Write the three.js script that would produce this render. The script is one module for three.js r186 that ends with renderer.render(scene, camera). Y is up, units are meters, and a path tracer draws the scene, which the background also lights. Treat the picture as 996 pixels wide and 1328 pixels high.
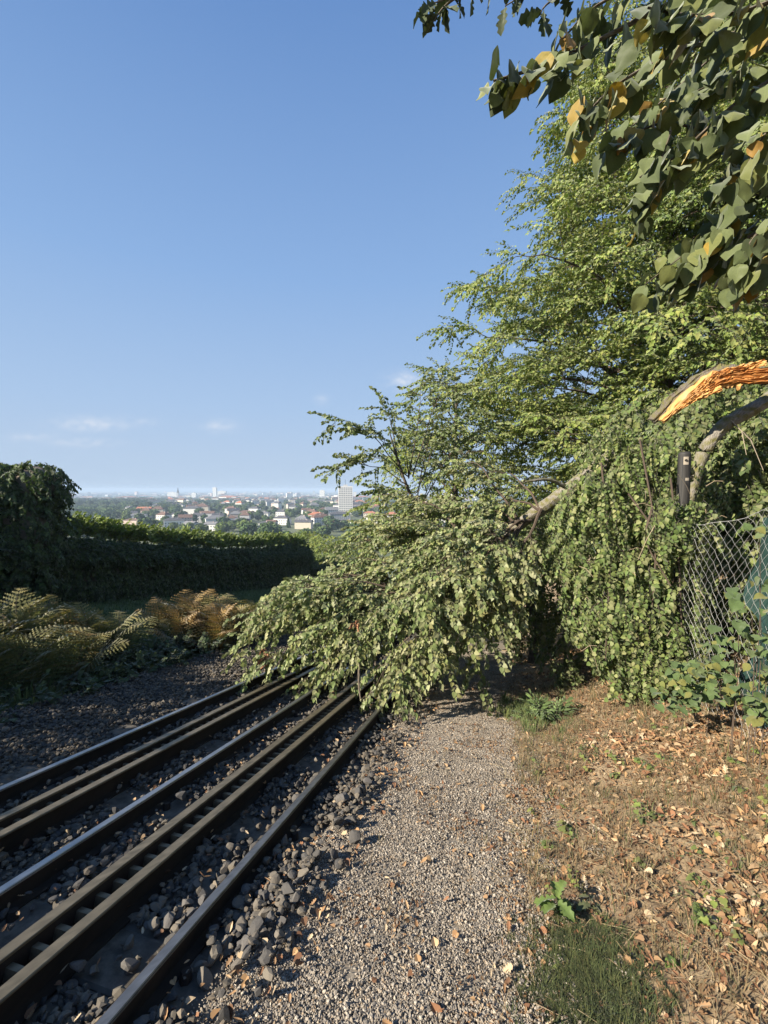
import * as THREE from 'three';
import { mergeGeometries } from 'three/addons/utils/BufferGeometryUtils.js';
import { ImprovedNoise } from 'three/addons/math/ImprovedNoise.js';

// ------------------------------------------------------------------ camera, sky, sun, exposure
const scene = new THREE.Scene();
const F = 560, CX = 498, CY = 664, PITCH = 3.0 * Math.PI / 180;      // focal length in photo pixels
const EYE = new THREE.Vector3(0, 1.705, 0);                            // rail tops beside the camera lie at y = 0
const camera = new THREE.PerspectiveCamera(2 * Math.atan(CY / F) * 180 / Math.PI, 996 / 1328, 0.05, 80000);
camera.position.copy(EYE);
camera.rotation.set(-PITCH, 0, 0);
scene.add(camera);

const EXPOSURE = 2.35;
const SUN_DIR = new THREE.Vector3(-0.94, 0, 0.34).normalize().multiplyScalar(Math.cos(31 * Math.PI / 180)).setY(Math.sin(31 * Math.PI / 180));
const sun = new THREE.DirectionalLight(new THREE.Color().setRGB(1, 0.9, 0.74), 5.0);
sun.position.copy(SUN_DIR).multiplyScalar(60);
sun.target.position.set(0, 0, -6); scene.add(sun, sun.target);
sun.castShadow = true; sun.shadow.mapSize.set(4096, 4096); sun.shadow.radius = 1;
Object.assign(sun.shadow.camera, { left: -30, right: 30, top: 30, bottom: -30, near: 1, far: 150 });

function skyTexture() {
  const W = 2048, Hh = 1024, a = new Float32Array(W * Hh * 4), k = 1 / EXPOSURE, N = new ImprovedNoise();
  const stops = [[-90, .42, .53, .66], [-2, .47, .60, .76], [0, .50, .63, .80], [4, .475, .615, .81], [10, .41, .575, .82], [25, .27, .45, .765], [50, .125, .262, .575], [90, .055, .14, .39]];
  const clouds = [[122, 551, 46, 9, .55], [190, 549, 16, 5, .3], [287, 554, 22, 8, .4], [110, 575, 40, 6, .35], [50, 568, 40, 6, .25], [528, 497, 24, 12, .6], [418, 520, 10, 8, .2]];
  for (let j = 0; j < Hh; j++) {
    const e = ((j + .5) / Hh - .5) * 180;
    let i = 1; while (i < stops.length - 1 && e > stops[i][0]) i++;
    const A = stops[i - 1], B = stops[i], t = Math.min(1, Math.max(0, (e - A[0]) / (B[0] - A[0])));
    for (let x = 0; x < W; x++) {
      const az = ((x + .5) / W - .5) * 2 * Math.PI;                 // atan2(z, x)
      let c = [1, 2, 3].map(n => A[n] + (B[n] - A[n]) * t);
      if (e > 1 && e < 25) {
        const dx = Math.cos(az), dz = Math.sin(az);
        if (dz < -.3) {
          const px = CX + F * dx / -dz, py = 635 - F * Math.tan(e * Math.PI / 180) / -dz;
          let d = 0;
          for (const [cx, cy, rx, ry, s] of clouds) {
            const q = ((px - cx) / rx) ** 2 + ((py - cy) / ry) ** 2;
            if (q < 4) d = Math.max(d, s * Math.exp(-q * 1.3) * Math.max(0, .75 + 1.1 * N.noise(px * .07, py * .14, cx) + .5 * N.noise(px * .2, py * .3, 4.2)));
          }
          c = c.map((v, n) => v + ([.80, .84, .92][n] - v) * Math.min(.75, d));
        }
      }
      a.set([c[0] * k, c[1] * k, c[2] * k, 1], (j * W + x) * 4);
    }
  }
  const t = new THREE.DataTexture(a, W, Hh, THREE.RGBAFormat, THREE.FloatType);
  t.mapping = THREE.EquirectangularReflectionMapping; t.magFilter = THREE.LinearFilter; t.needsUpdate = true;
  return t;
}
scene.background = skyTexture(); scene.environment = scene.background;
scene.fog = new THREE.FogExp2(new THREE.Color().setRGB(.62, .79, 1), 0.00022);

// ------------------------------------------------------------------ helpers
const V3 = (x, y, z) => new THREE.Vector3(x, y, z);
const col = (r, g, b) => new THREE.Color().setRGB(r, g, b);
function RNG(seed) { let a = seed >>> 0; return () => { a = (a + 0x6D2B79F5) >>> 0; let t = a; t = Math.imul(t ^ t >>> 15, t | 1); t ^= t + Math.imul(t ^ t >>> 7, t | 61); return ((t ^ t >>> 14) >>> 0) / 4294967296; }; }
const R0 = RNG(7);
const rr = (a, b, r = R0) => a + (b - a) * r();
const pick = (l, r = R0) => l[Math.floor(r() * l.length)];
const NZ = new ImprovedNoise();
const nz = (x, y, z = 0) => NZ.noise(x, y, z);
const clamp = (x, a, b) => Math.min(b, Math.max(a, x));
const sstep = (a, b, x) => { const t = clamp((x - a) / (b - a), 0, 1); return t * t * (3 - 2 * t); };
const used = {};
function numbered(name) { const n = used[name] = (used[name] ?? -1) + 1; return n ? `${name}_${String(n).padStart(3, '0')}` : name; }
function tag(o, label, category, group, kind) {
  if (label) o.userData.label = label;
  if (category) o.userData.category = category;
  if (group) o.userData.group = group;
  if (kind) o.userData.kind = kind;
  return o;
}
function top(o, name, label, category, group, kind) { o.name = numbered(name); scene.add(o); return tag(o, label, category, group, kind); }
function part(parent, name, geo, mat, kind) { const m = new THREE.Mesh(geo, mat); m.name = name; parent.add(m); if (kind) m.userData.kind = kind; return m; }
// geometry builder: flat-shaded triangles with colours
class GB {
  constructor() { this.p = []; this.c = []; this.n = 0; this.uv = []; }
  tri(a, b, c, k) { this.p.push(a.x, a.y, a.z, b.x, b.y, b.z, c.x, c.y, c.z); if (k) for (let i = 0; i < 3; i++) this.c.push(k[0], k[1], k[2]); this.n++; }
  quad(a, b, c, d, k) { this.tri(a, b, c, k); this.tri(a, c, d, k); }
  tube(pts, radii, sides, k) {
    const rings = [];
    for (let i = 0; i < pts.length; i++) {
      const t = (pts[Math.min(i + 1, pts.length - 1)].clone().sub(pts[Math.max(i - 1, 0)])).normalize();
      const u = Math.abs(t.y) > .9 ? V3(1, 0, 0) : V3(0, 1, 0), a = u.cross(t).normalize(), b = t.clone().cross(a);
      const rad = radii[Math.min(i, radii.length - 1)];
      rings.push(Array.from({ length: sides }, (_, j) => { const w = j / sides * 2 * Math.PI; return pts[i].clone().addScaledVector(a, Math.cos(w) * rad).addScaledVector(b, Math.sin(w) * rad); }));
    }
    for (let i = 0; i + 1 < rings.length; i++) for (let j = 0; j < sides; j++) { const m = (j + 1) % sides; this.quad(rings[i][j], rings[i][m], rings[i + 1][m], rings[i + 1][j], k); }
    return this;
  }
  geo() {
    const g = new THREE.BufferGeometry();
    g.setAttribute('position', new THREE.Float32BufferAttribute(this.p, 3));
    if (this.c.length) g.setAttribute('color', new THREE.Float32BufferAttribute(this.c, 3));
    const uv = []; for (let i = 0; i < this.p.length; i += 3) uv.push(this.p[i] + this.p[i + 2] * .7, this.p[i + 1] + this.p[i + 2] * .3);
    g.setAttribute('uv', new THREE.Float32BufferAttribute(uv, 2));
    g.computeVertexNormals();
    return g;
  }
}
function smoothTube(pts, radii, sides, seg, wob = 0, seed = 1) {      // indexed smooth-shaded tube along a spline
  const c = new THREE.CatmullRomCurve3(pts), P = [], U = [], I = [], L = c.getLength();
  for (let i = 0; i <= seg; i++) {
    const t = i / seg, p = c.getPoint(t), tn = c.getTangent(t), u = Math.abs(tn.y) > .9 ? V3(1, 0, 0) : V3(0, 1, 0), a = u.cross(tn).normalize(), b = tn.clone().cross(a);
    const f = t * (radii.length - 1), k = Math.min(radii.length - 2, Math.floor(f)), rad = radii[k] + (radii[k + 1] - radii[k]) * (f - k);
    for (let j = 0; j <= sides; j++) {
      const w = j % sides / sides * 2 * Math.PI, r = rad * (1 + wob * nz(Math.cos(w) * 1.6 + seed, Math.sin(w) * 1.6, t * L * 4));
      const q = p.clone().addScaledVector(a, Math.cos(w) * r).addScaledVector(b, Math.sin(w) * r);
      P.push(q.x, q.y, q.z); U.push(j / sides * 2 * Math.PI * radii[0], t * L);
    }
  }
  for (let i = 0; i < seg; i++) for (let j = 0; j < sides; j++) { const a = i * (sides + 1) + j, b = a + sides + 1; I.push(a, a + 1, b, b, a + 1, b + 1); }
  const g = new THREE.BufferGeometry();
  g.setAttribute('position', new THREE.Float32BufferAttribute(P, 3)); g.setAttribute('uv', new THREE.Float32BufferAttribute(U, 2)); g.setIndex(I); g.computeVertexNormals();
  return g;
}
// textures: tileable noise colour ramps
function tex(size, metres, fn) {                                       // fn(u, v, noise) -> [r,g,b] linear 0..1 ; noise tiles
  const d = new Uint8Array(size * size * 4), s = v => { v = clamp(v, 0, 1); return 255 * (v <= .0031308 ? v * 12.92 : 1.055 * v ** (1 / 2.4) - .055); };
  const tn = (u, v, f, z) => { const a = u * 2 * Math.PI, r = f / 6.28; return NZ.noise(u * f, v * f, z) * (1 - u) * (1 - v) + NZ.noise((u - 1) * f, v * f, z) * u * (1 - v) + NZ.noise(u * f, (v - 1) * f, z) * (1 - u) * v + NZ.noise((u - 1) * f, (v - 1) * f, z) * u * v; };
  for (let j = 0; j < size; j++) for (let i = 0; i < size; i++) {
    const c = fn(i / size, j / size, tn); d.set([s(c[0]), s(c[1]), s(c[2]), 255], (j * size + i) * 4);
  }
  const t = new THREE.DataTexture(d, size, size); t.colorSpace = THREE.SRGBColorSpace; t.magFilter = THREE.LinearFilter; t.minFilter = THREE.LinearMipmapLinearFilter; t.generateMipmaps = true;
  t.wrapS = t.wrapT = THREE.RepeatWrapping; t.repeat.set(1 / metres, 1 / metres); t.needsUpdate = true; return t;
}
function bumpTex(size, metres, fn) { const t = tex(size, metres, (u, v, n) => { const h = fn(u, v, n); return [h, h, h]; }); t.colorSpace = THREE.NoColorSpace; return t; }
const mix3 = (a, b, t) => [a[0] + (b[0] - a[0]) * t, a[1] + (b[1] - a[1]) * t, a[2] + (b[2] - a[2]) * t];
const RT = RNG(99);
const fbm = (n, u, v, f, z) => n(u, v, f, z) + .5 * n(u, v, f * 2, z + 3) + .25 * n(u, v, f * 4, z + 7) + .13 * n(u, v, f * 9, z + 11);

// ------------------------------------------------------------------ the lie of the land
const HEAD = Math.atan(152 / 555.3), CT = Math.cos(HEAD), ST = Math.sin(HEAD), GRADE = 0.181;
const SU = (x, z) => [x * CT + z * ST, x * ST - z * CT];              // world -> s (right of track), u (down the track)
const XZ = (s, u) => [s * CT + u * ST, s * ST - u * CT];
function hill(u, x, z) {                                               // the long slope down to the plain
  const d = Math.hypot(x, z), U = Math.max(u, -40);
  let y = -GRADE * U;
  if (U > 180) y = Math.max(y, -GRADE * 180 - .05 * (U - 180));
  const plain = -44 - 24 * sstep(1000, 4200, d);
  return d > 150 ? Math.max(plain, y) : y;
}
const BEDY = -0.152;
function cross(s, u) {                                                 // height above the rail-top plane
  if (s < -5.6) return -.24 + .05 * nz(s * .4, u * .4, 3) + .015 * nz(s * 2, u * 2, 8);
  if (s < -3.9) return -.175 + .03 * nz(s * .8, u * .8, 5) - .03 * sstep(-4.6, -5.6, s);
  if (s < -1.22) return BEDY;
  if (s < .1) return BEDY + (-.115 - BEDY) * sstep(-1.22, -1.02, s) + .012 * nz(s * 1.5, u * 1.2, 2) ;
  const b = s - .1;
  let h = -.115 + .012 * nz(s * 1.5, u * 1.2, 2) + .16 * b + .075 * b * b * (b < 2.2 ? 1 : 0) + (b >= 2.2 ? .363 + (b - 2.2) * .33 : 0);
  h += sstep(0, .6, b) * (.07 * nz(s * .9, u * .9, 1) + .03 * nz(s * 2.6, u * 2.6, 9) + .018 * nz(s * 7, u * 7, 6) + .008 * nz(s * 17, u * 17, 2));
  return h;
}
const H = (x, z) => { const [s, u] = SU(x, z); const far = Math.hypot(x, z); const c = far < 150 ? cross(clamp(s, -30, 9), u) : 0; return hill(u, x, z) + c; };
const HS = (s, u) => -GRADE * u + cross(s, u);
const TW = (s, u, dy = 0) => { const [x, z] = XZ(s, u); return V3(x, -GRADE * u + dy, z); };       // dy over the rail-top plane
const onGround = (s, u, dy = 0) => { const [x, z] = XZ(s, u); return V3(x, HS(s, u) + dy, z); };
function at(px, py, d) {                                               // the point at depth d behind that photo pixel
  const a = (px - CX) / F, b = -(py - CY) / F, c = Math.cos(PITCH), n = Math.sin(PITCH);
  const y = b * c - n, z = -(b * n + c), k = d / -z;
  return V3(EYE.x + a * k, EYE.y + y * k, EYE.z - d);
}
function groundAt(px, py) {                                            // where that line of sight meets the ground
  const p1 = at(px, py, 1); const dir = p1.clone().sub(EYE);
  let t = .5; for (; t < 60; t *= 1.006) { const q = EYE.clone().addScaledVector(dir, t); if (q.y < H(q.x, q.z)) return V3(q.x, H(q.x, q.z), q.z); }
  return null;
}
function sheet(s0, s1, u0, u1, ns, nu, dy, edge = 0) {
  const P = [], U = [], I = [];
  for (let i = 0; i <= nu; i++) for (let j = 0; j <= ns; j++) {
    const u = u0 + (u1 - u0) * Math.pow(i / nu, 1.7);
    let s = s0 + (s1 - s0) * j / ns;
    if (edge) s += edge * (nz(u * 1.7, 2, 4.4) + .6 * nz(u * 4.3, 7, 1.4)) * ((1 - j / ns) ** 8 - (j / ns) ** 8);
    const [x, z] = XZ(s, u); P.push(x, HS(s, u) + dy - ((j === 0 || j === ns) ? .03 : 0), z); U.push(s, u);
  }
  for (let i = 0; i < nu; i++) for (let j = 0; j < ns; j++) { const a = i * (ns + 1) + j, b = a + ns + 1; I.push(a, a + 1, b, b, a + 1, b + 1); }
  const g = new THREE.BufferGeometry();
  g.setAttribute('position', new THREE.Float32BufferAttribute(P, 3)); g.setAttribute('uv', new THREE.Float32BufferAttribute(U, 2)); g.setIndex(I); g.computeVertexNormals();
  return g;
}
const std = (o) => new THREE.MeshStandardMaterial(o);
const soilTex = tex(1024, 1.7, (u, v, n) => {
  const a = fbm(n, u, v, 5, 1), b = n(u, v, 60, 2), c = n(u, v, 160, 5);
  let k = mix3([.215, .15, .085], [.31, .235, .145], clamp(.5 + a * .8, 0, 1));
  k = mix3(k, [.095, .058, .03], clamp(.15 + fbm(n, u, v, 9, 6) * 1.1 + b * .5, 0, .75));
  const g = 1 + b * .3 + c * .45 + .3 * n(u, v, 28, 12); return k.map(x => x * g);
});
const gritTex = tex(1024, 1.3, (u, v, n) => {
  const b = n(u, v, 90, 2), c = n(u, v, 190, 5), a = fbm(n, u, v, 5, 8);
  return mix3([.14, .118, .09], [.29, .25, .20], clamp(.45 + b * .8 + c * .6 + a * .25, 0, 1));
});
const bedTex = tex(512, 1.1, (u, v, n) => mix3([.09, .08, .066], [.20, .175, .14], clamp(.4 + fbm(n, u, v, 14, 3), 0, 1)));
const turfTex = tex(512, 2.3, (u, v, n) => mix3([.09, .12, .035], [.17, .19, .07], clamp(.5 + fbm(n, u, v, 9, 3), 0, 1)));
const landTex = tex(512, 400, (u, v, n) => mix3([.05, .075, .03], [.12, .13, .07], clamp(.5 + fbm(n, u, v, 8, 3), 0, 1)));
const bumpFine = bumpTex(512, .5, (u, v, n) => .5 + .35 * fbm(n, u, v, 24, 1));
const mSoil = std({ map: soilTex, roughness: 1, bumpMap: bumpFine, bumpScale: .012 });
const mGrit = std({ map: gritTex, roughness: 1, bumpMap: bumpFine, bumpScale: .006 });
const mBed = std({ map: bedTex, roughness: 1 });
const mTurf = std({ map: turfTex, roughness: 1 });
const mLand = std({ map: landTex, roughness: 1 });

{ // one ground sheet out to the horizon
  const rings = [0]; let r = .8; while (r < 34000) { rings.push(r); r *= 1.09; r += .25; }
  const P = [], U = [], I = [], NS = 120;
  rings.forEach((q, i) => { for (let j = 0; j <= NS; j++) { const w = j / NS * 2 * Math.PI, x = Math.cos(w) * q, z = Math.sin(w) * q; P.push(x, H(x, z) - (q < 60 ? .12 : 0.02), z); U.push(x, z); } });
  for (let i = 0; i + 1 < rings.length; i++) for (let j = 0; j < NS; j++) { const a = i * (NS + 1) + j, b = a + NS + 1; I.push(a, b, a + 1, b, b + 1, a + 1); }
  const g = new THREE.BufferGeometry(); g.setAttribute('position', new THREE.Float32BufferAttribute(P, 3)); g.setAttribute('uv', new THREE.Float32BufferAttribute(U, 2)); g.setIndex(I); g.computeVertexNormals();
  top(new THREE.Mesh(g, mLand), 'terrain', 'green hillside falling away to the wide city plain', 'terrain', null, 'structure');
}
const lawn = top(new THREE.Mesh(sheet(-17, -5.3, -6, 60, 30, 60, 0), mTurf), 'lawn', 'shaded strip of grass between the ferns and the ivy wall', 'lawn', null, 'structure');
const ballast = top(new THREE.Mesh(sheet(-5.5, -1.04, -2, 45, 20, 60, .012), mBed), 'ballast_bed', 'dark stone ballast under the rails', 'ballast', null, 'structure');
const path = top(new THREE.Mesh(sheet(-1.16, .35, -2, 45, 24, 160, .018, .06), mGrit), 'gravel_path', 'pale gravel footpath running down beside the rails', 'path', null, 'structure');
const bank = top(new THREE.Mesh(sheet(.12, 9, -4, 45, 230, 420, .03, .26), mSoil), 'earth_bank', 'sandy earth bank strewn with dry leaves beside the path', 'bank', null, 'structure');

// ------------------------------------------------------------------ track
const S_RAIL = [-1.357, -2.357, -3.357], S_RACK = [-1.857, -2.857];
function along(profile, s0, u0, u1, closed = true) {                   // a profile [(ds, dy)] drawn along the track
  const b = new GB(), N = profile.length;
  for (let i = 0; i < N - (closed ? 0 : 1); i++) {
    const [a, c] = [profile[i], profile[(i + 1) % N]];
    b.quad(TW(s0 + a[0], u0, a[1]), TW(s0 + c[0], u0, c[1]), TW(s0 + c[0], u1, c[1]), TW(s0 + a[0], u1, a[1]));
  }
  for (const u of [u0, u1]) { const m = TW(s0, u, profile.reduce((q, p) => q + p[1], 0) / N); for (let i = 0; i < N; i++) { const a = profile[i], c = profile[(i + 1) % N]; b.tri(m, TW(s0 + a[0], u, a[1]), TW(s0 + c[0], u, c[1])); } }
  return b.geo();
}
const rustTex = tex(512, .8, (u, v, n) => mix3(mix3([.012, .009, .007], [.034, .022, .015], clamp(.45 + fbm(n, u, v, 10, 2), 0, 1)), [.009, .008, .0075], clamp(fbm(n, u, v, 5, 9), 0, 1)));
const steelTex = tex(512, .5, (u, v, n) => mix3([.30, .30, .31], [.44, .43, .42], clamp(.5 + fbm(n, u, v, 12, 3) * .8, 0, 1)));
const brownSteelTex = tex(512, .5, (u, v, n) => mix3([.12, .10, .066], [.23, .19, .128], clamp(.5 + fbm(n, u, v, 12, 6), 0, 1)));
const mRust = std({ map: rustTex, roughness: .85, metalness: .2 });
const mHead = std({ map: steelTex, roughness: .42, metalness: .95 });
const mHeadDull = std({ map: tex(512, .5, (u, v, n) => mix3([.17, .16, .15], [.30, .28, .26], clamp(.5 + fbm(n, u, v, 12, 6), 0, 1))), roughness: .4, metalness: .85 });
const mRack = std({ map: brownSteelTex, roughness: .5, metalness: .55 });
const mRung = std({ map: brownSteelTex, roughness: .5, metalness: .6 });
const railLabels = ['dull steel rail along the edge of the gravel path', 'polished bluish middle rail between the two racks', 'outer rail beside the ferns, in deep shade'];
S_RAIL.forEach((s, k) => {
  const g = top(new THREE.Group(), 'rail', railLabels[k], 'rail', 'rails of the rack railway');
  part(g, 'web', along([[-.055, -.124], [.055, -.124], [.055, -.116], [.01, -.102], [.01, -.034], [.026, -.026], [.026, -.003], [-.026, -.003], [-.026, -.026], [-.01, -.034], [-.01, -.102], [-.055, -.116]], s, -1.5, 22), mRust);
  part(g, 'running_surface', along([[-.027, -.012], [.027, -.012], [.027, -.006], [.02, .001], [-.02, .001], [-.027, -.006]], s, -1.5, 22), k === 0 ? mHeadDull : mHead);
});
{
  const rungGeo = new GB(); // a trapezoid rung, local x across
  const hw = .064, q = [[-.02, -.05], [.02, -.05], [.014, -.002], [-.014, -.002]];
  for (let i = 0; i < 4; i++) { const a = q[i], b = q[(i + 1) % 4]; rungGeo.quad(V3(-hw, a[1], a[0]), V3(hw, a[1], a[0]), V3(hw, b[1], b[0]), V3(-hw, b[1], b[0])); }
  const rg = rungGeo.geo();
  S_RACK.forEach((s, k) => {
    const g = top(new THREE.Group(), 'rack_rail', ['toothed rack between the middle rail and the path-side rail', 'toothed rack between the middle rail and the fern-side rail'][k], 'rack rail', 'toothed racks of the railway');
    for (const d of [-1, 1]) {
      const w = x => d * x;
      const sb = part(g, 'side_bar', along([[w(.056), -.124], [w(.122), -.124], [w(.122), -.114], [w(.074), -.104], [w(.074), .008], [w(.114), .014], [w(.114), .022], [w(.056), .022]], s, -1.5, 20), mRust);
      part(sb, 'worn_top', along([[w(.055), .018], [w(.116), .018], [w(.117), .026], [w(.112), .031], [w(.058), .031], [w(.055), .028]], s, -1.5, 20), mRack);
    }
    for (let u = .3; u < 12; u += .1) {
      const m = part(g, 'rung', rg, mRung); m.position.copy(TW(s, u, -.012)); m.rotation.set(0, -HEAD, 0); m.rotateX(-Math.atan(GRADE));
    }
  });
}
{
  const concTex = tex(512, .7, (u, v, n) => mix3(mix3([.06, .052, .042], [.13, .115, .092], clamp(.5 + fbm(n, u, v, 12, 2) + .3 * n(u, v, 90, 4), 0, 1)), [.03, .026, .021], clamp(fbm(n, u, v, 4, 7) * 1.5, 0, .85)));
  const mConc = std({ map: concTex, roughness: .9, bumpMap: bumpFine, bumpScale: .004 });
  for (let k = 0; k < 13; k++) {
    const u = .45 + k * .995, g = top(new THREE.Group(), 'sleeper', 'flat grey-brown sleeper lying across under the rails and racks', 'sleeper', 'sleepers of the railway');
    g.position.copy(TW(-2.357, u, -.126)); g.rotation.set(0, -HEAD, 0); g.rotateX(-Math.atan(GRADE));
    const sh = new THREE.Shape(); const hx = 1.42, hz = .125, ch = .02;
    sh.moveTo(-hx + ch, -hz); sh.lineTo(hx - ch, -hz); sh.lineTo(hx, -hz + ch); sh.lineTo(hx, hz - ch); sh.lineTo(hx - ch, hz); sh.lineTo(-hx + ch, hz); sh.lineTo(-hx, hz - ch); sh.lineTo(-hx, -hz + ch);
    const ge = new THREE.ExtrudeGeometry(sh, { depth: .11, bevelEnabled: true, bevelSize: .012, bevelThickness: .012, bevelSegments: 1 }); ge.rotateX(Math.PI / 2); ge.translate(0, -.008, 0);
    part(g, 'beam', ge, mConc);
    for (const s of S_RAIL) for (const d of [-1, 1]) { const c = part(g, 'rail_clip', new THREE.CylinderGeometry(.022, .028, .045, 6), mRust); c.position.set(s + 2.357 + d * .085, .022, 0); }
  }
}
// stones
function stoneGeo(seed, detail, flat) {
  const r = RNG(seed), g = new THREE.IcosahedronGeometry(1, detail), p = g.attributes.position, key = {};
  const cuts = Array.from({ length: 11 }, () => { const v = V3(r() - .5, r() - .5, r() - .5).normalize(); return [v, .42 + r() * .32]; });
  for (let i = 0; i < p.count; i++) {
    const v = V3(p.getX(i), p.getY(i), p.getZ(i)), k = v.toArray().map(x => x.toFixed(3)).join();
    if (!key[k]) { const q = v.clone().multiplyScalar(.85 + r() * .3); for (const [n, d] of cuts) { const e = q.dot(n) - d; if (e > 0) q.addScaledVector(n, -e); } q.set(q.x * (1 + .3 * Math.sin(seed)), q.y * flat, q.z); key[k] = q; }
    p.setXYZ(i, key[k].x, key[k].y, key[k].z);
  }
  g.computeVertexNormals(); return g;
}
const stoneTex = tex(256, .16, (u, v, n) => { const k = .75 + fbm(n, u, v, 8, 4) * .5; return mix3([.9 * k, .9 * k, .9 * k], [.85, .7, .5], clamp(fbm(n, u, v, 5, 1), 0, .6)); });
const stoneMats = [[.15, .14, .13], [.10, .095, .09], [.21, .185, .15], [.17, .15, .125]].map(c => std({ color: col(...c), map: stoneTex, roughness: .95 }));
const mStoneInst = std({ color: col(1, 1, 1), map: stoneTex, roughness: .95 });
const stones1 = [1, 2, 3, 4, 5].map(k => stoneGeo(k * 13 + 2, 1, .72)), stones0 = [1, 2, 3, 4].map(k => stoneGeo(k * 31 + 5, 0, .7));
const _o = new THREE.Object3D();
function instances(parent, name, geo, mat, list, kind = 'stuff') {     // list of [matrix, colour?]
  const m = new THREE.InstancedMesh(geo, mat, list.length); m.name = name;
  list.forEach(([x, c], i) => { m.setMatrixAt(i, x); if (c) m.setColorAt(i, c); });
  m.userData.kind = kind; parent.add(m); return m;
}
{
  const r = RNG(21), all = [];
  for (let k = 0; k < 84000; k++) {
    const u = .2 + Math.pow(r(), 1.25) * 13, s = -5.3 + r() * 4.75;
    const p = sstep(-.84 + .1 * nz(u * 2.5, 3, 3), -1.12, s);
    if (r() > p) continue;
    const near = S_RAIL.concat(S_RACK).some((q, i) => Math.abs(s - q) < (i < 3 ? .05 : .12));
    if (near) continue;
    const su = Math.abs(((u - .45) / .995 + .5) % 1 - .5) * .995, onSl = su < .15 && s > -3.8 && s < -.93;
    if (onSl && r() < .9) continue;
    const size = (.016 + .026 * r() * r() + (r() < .05 ? .016 : 0));
    all.push({ s, u, size, y: (onSl ? .035 : .014) + r() * .055 + (s > -1.3 ? .02 : 0) + .02 * nz(s * 4, u * 4, 2) });
  }
  const cam = o => { const p = onGround(o.s, o.u); return { px: CX + F * p.x / -p.z, k: o.size / -p.z, z: -p.z, py: CY - F * (p.y - EYE.y + .05 * -p.z) / -p.z }; };
  for (const o of all) { const c = cam(o); o.vis = c.z > .5 && c.px > -10 && c.px < 1010 && c.py < 1340 ? c.k * (o.s > -2.3 ? 1.5 : .8) : 0; }
  all.sort((a, b) => b.vis - a.vis);
  const lists = stones0.map(() => []);
  const cs = [[.15, .14, .13], [.09, .085, .08], [.22, .19, .15], [.18, .16, .13], [.28, .23, .17]];
  all.forEach((o, i) => {
    _o.position.copy(onGround(o.s, o.u, o.y)); _o.rotation.set(r() * 1.4 - .7, r() * 6.28, r() * 1.4 - .7); _o.scale.set(o.size * rr(.9, 1.35, r), o.size * rr(.75, 1.1, r), o.size * rr(.8, 1.1, r)); _o.updateMatrix();
    if (i < 300) { const m = part(ballast, 'stone', pick(stones1, r), pick(stoneMats, r)); m.position.copy(_o.position); m.rotation.copy(_o.rotation); m.scale.copy(_o.scale).multiplyScalar(1.1); }
    else { const c = pick(cs, r).map(v => v * .8); lists[i % 4].push([_o.matrix.clone(), (f => col(c[0] * f, c[1] * f, c[2] * f))(rr(.65, 1.2, r))]); }
  });
  lists.forEach((l, i) => instances(ballast, 'loose_stones', stones0[i], mStoneInst, l));
}
{ // gravel on the path: small patches of pebbles, scattered and turned
  const r = RNG(5), mPeb = std({ vertexColors: true, roughness: .95 });
  const pebbles = [1, 2, 3].map(k => stoneGeo(k * 7 + 1, 0, .6));
  const patches = [0, 1, 2].map(() => {
    const b = new GB();
    for (let i = 0; i < 90; i++) {
      const g = pick(pebbles, r), p = g.attributes.position, z = .0035 + .0055 * r() * r() + (r() < .04 ? .005 : 0), e = new THREE.Euler(r() * 6, r() * 6, r() * 6), w = r() * 6.28, q = Math.sqrt(r()) * .075;
      const o = V3(Math.cos(w) * q, r() * .004, Math.sin(w) * q), c = pick([[.29, .25, .20], [.36, .31, .25], [.20, .175, .145], [.32, .245, .17], [.44, .39, .32], [.14, .125, .11]], r).map((f => v => v * f)(rr(.75, 1.05, r)));
      const v = i => V3(p.getX(i), p.getY(i), p.getZ(i)).multiplyScalar(z).applyEuler(e).add(o);
      for (let t = 0; t < p.count; t += 3) b.tri(v(t), v(t + 1), v(t + 2), c);
    }
    return b.geo();
  });
  const lists = patches.map(() => []);
  for (let k = 0; k < 4000; k++) {
    const u = .5 + Math.pow(r(), 1.4) * 9, s = -1.1 + r() * 1.52 + (r() < .15 ? r() * .4 : 0);
    if (s > .2 + .3 * nz(u * 1.3, 4, 2) && r() < .7) continue;
    _o.position.copy(onGround(s, u, s > -.2 ? .034 : .022)); _o.rotation.set(0, r() * 6.28, 0); _o.rotation.x = 0; _o.scale.setScalar(rr(.8, 1.25, r)); _o.updateMatrix();
    const tilt = new THREE.Matrix4().makeRotationAxis(V3(CT, 0, ST), -Math.atan(GRADE));
    const m = new THREE.Matrix4().compose(_o.position, new THREE.Quaternion().setFromRotationMatrix(tilt).multiply(_o.quaternion), _o.scale);
    lists[k % 3].push([m]);
  }
  lists.forEach((l, i) => instances(path, 'gravel', patches[i], mPeb, l));
}

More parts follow.
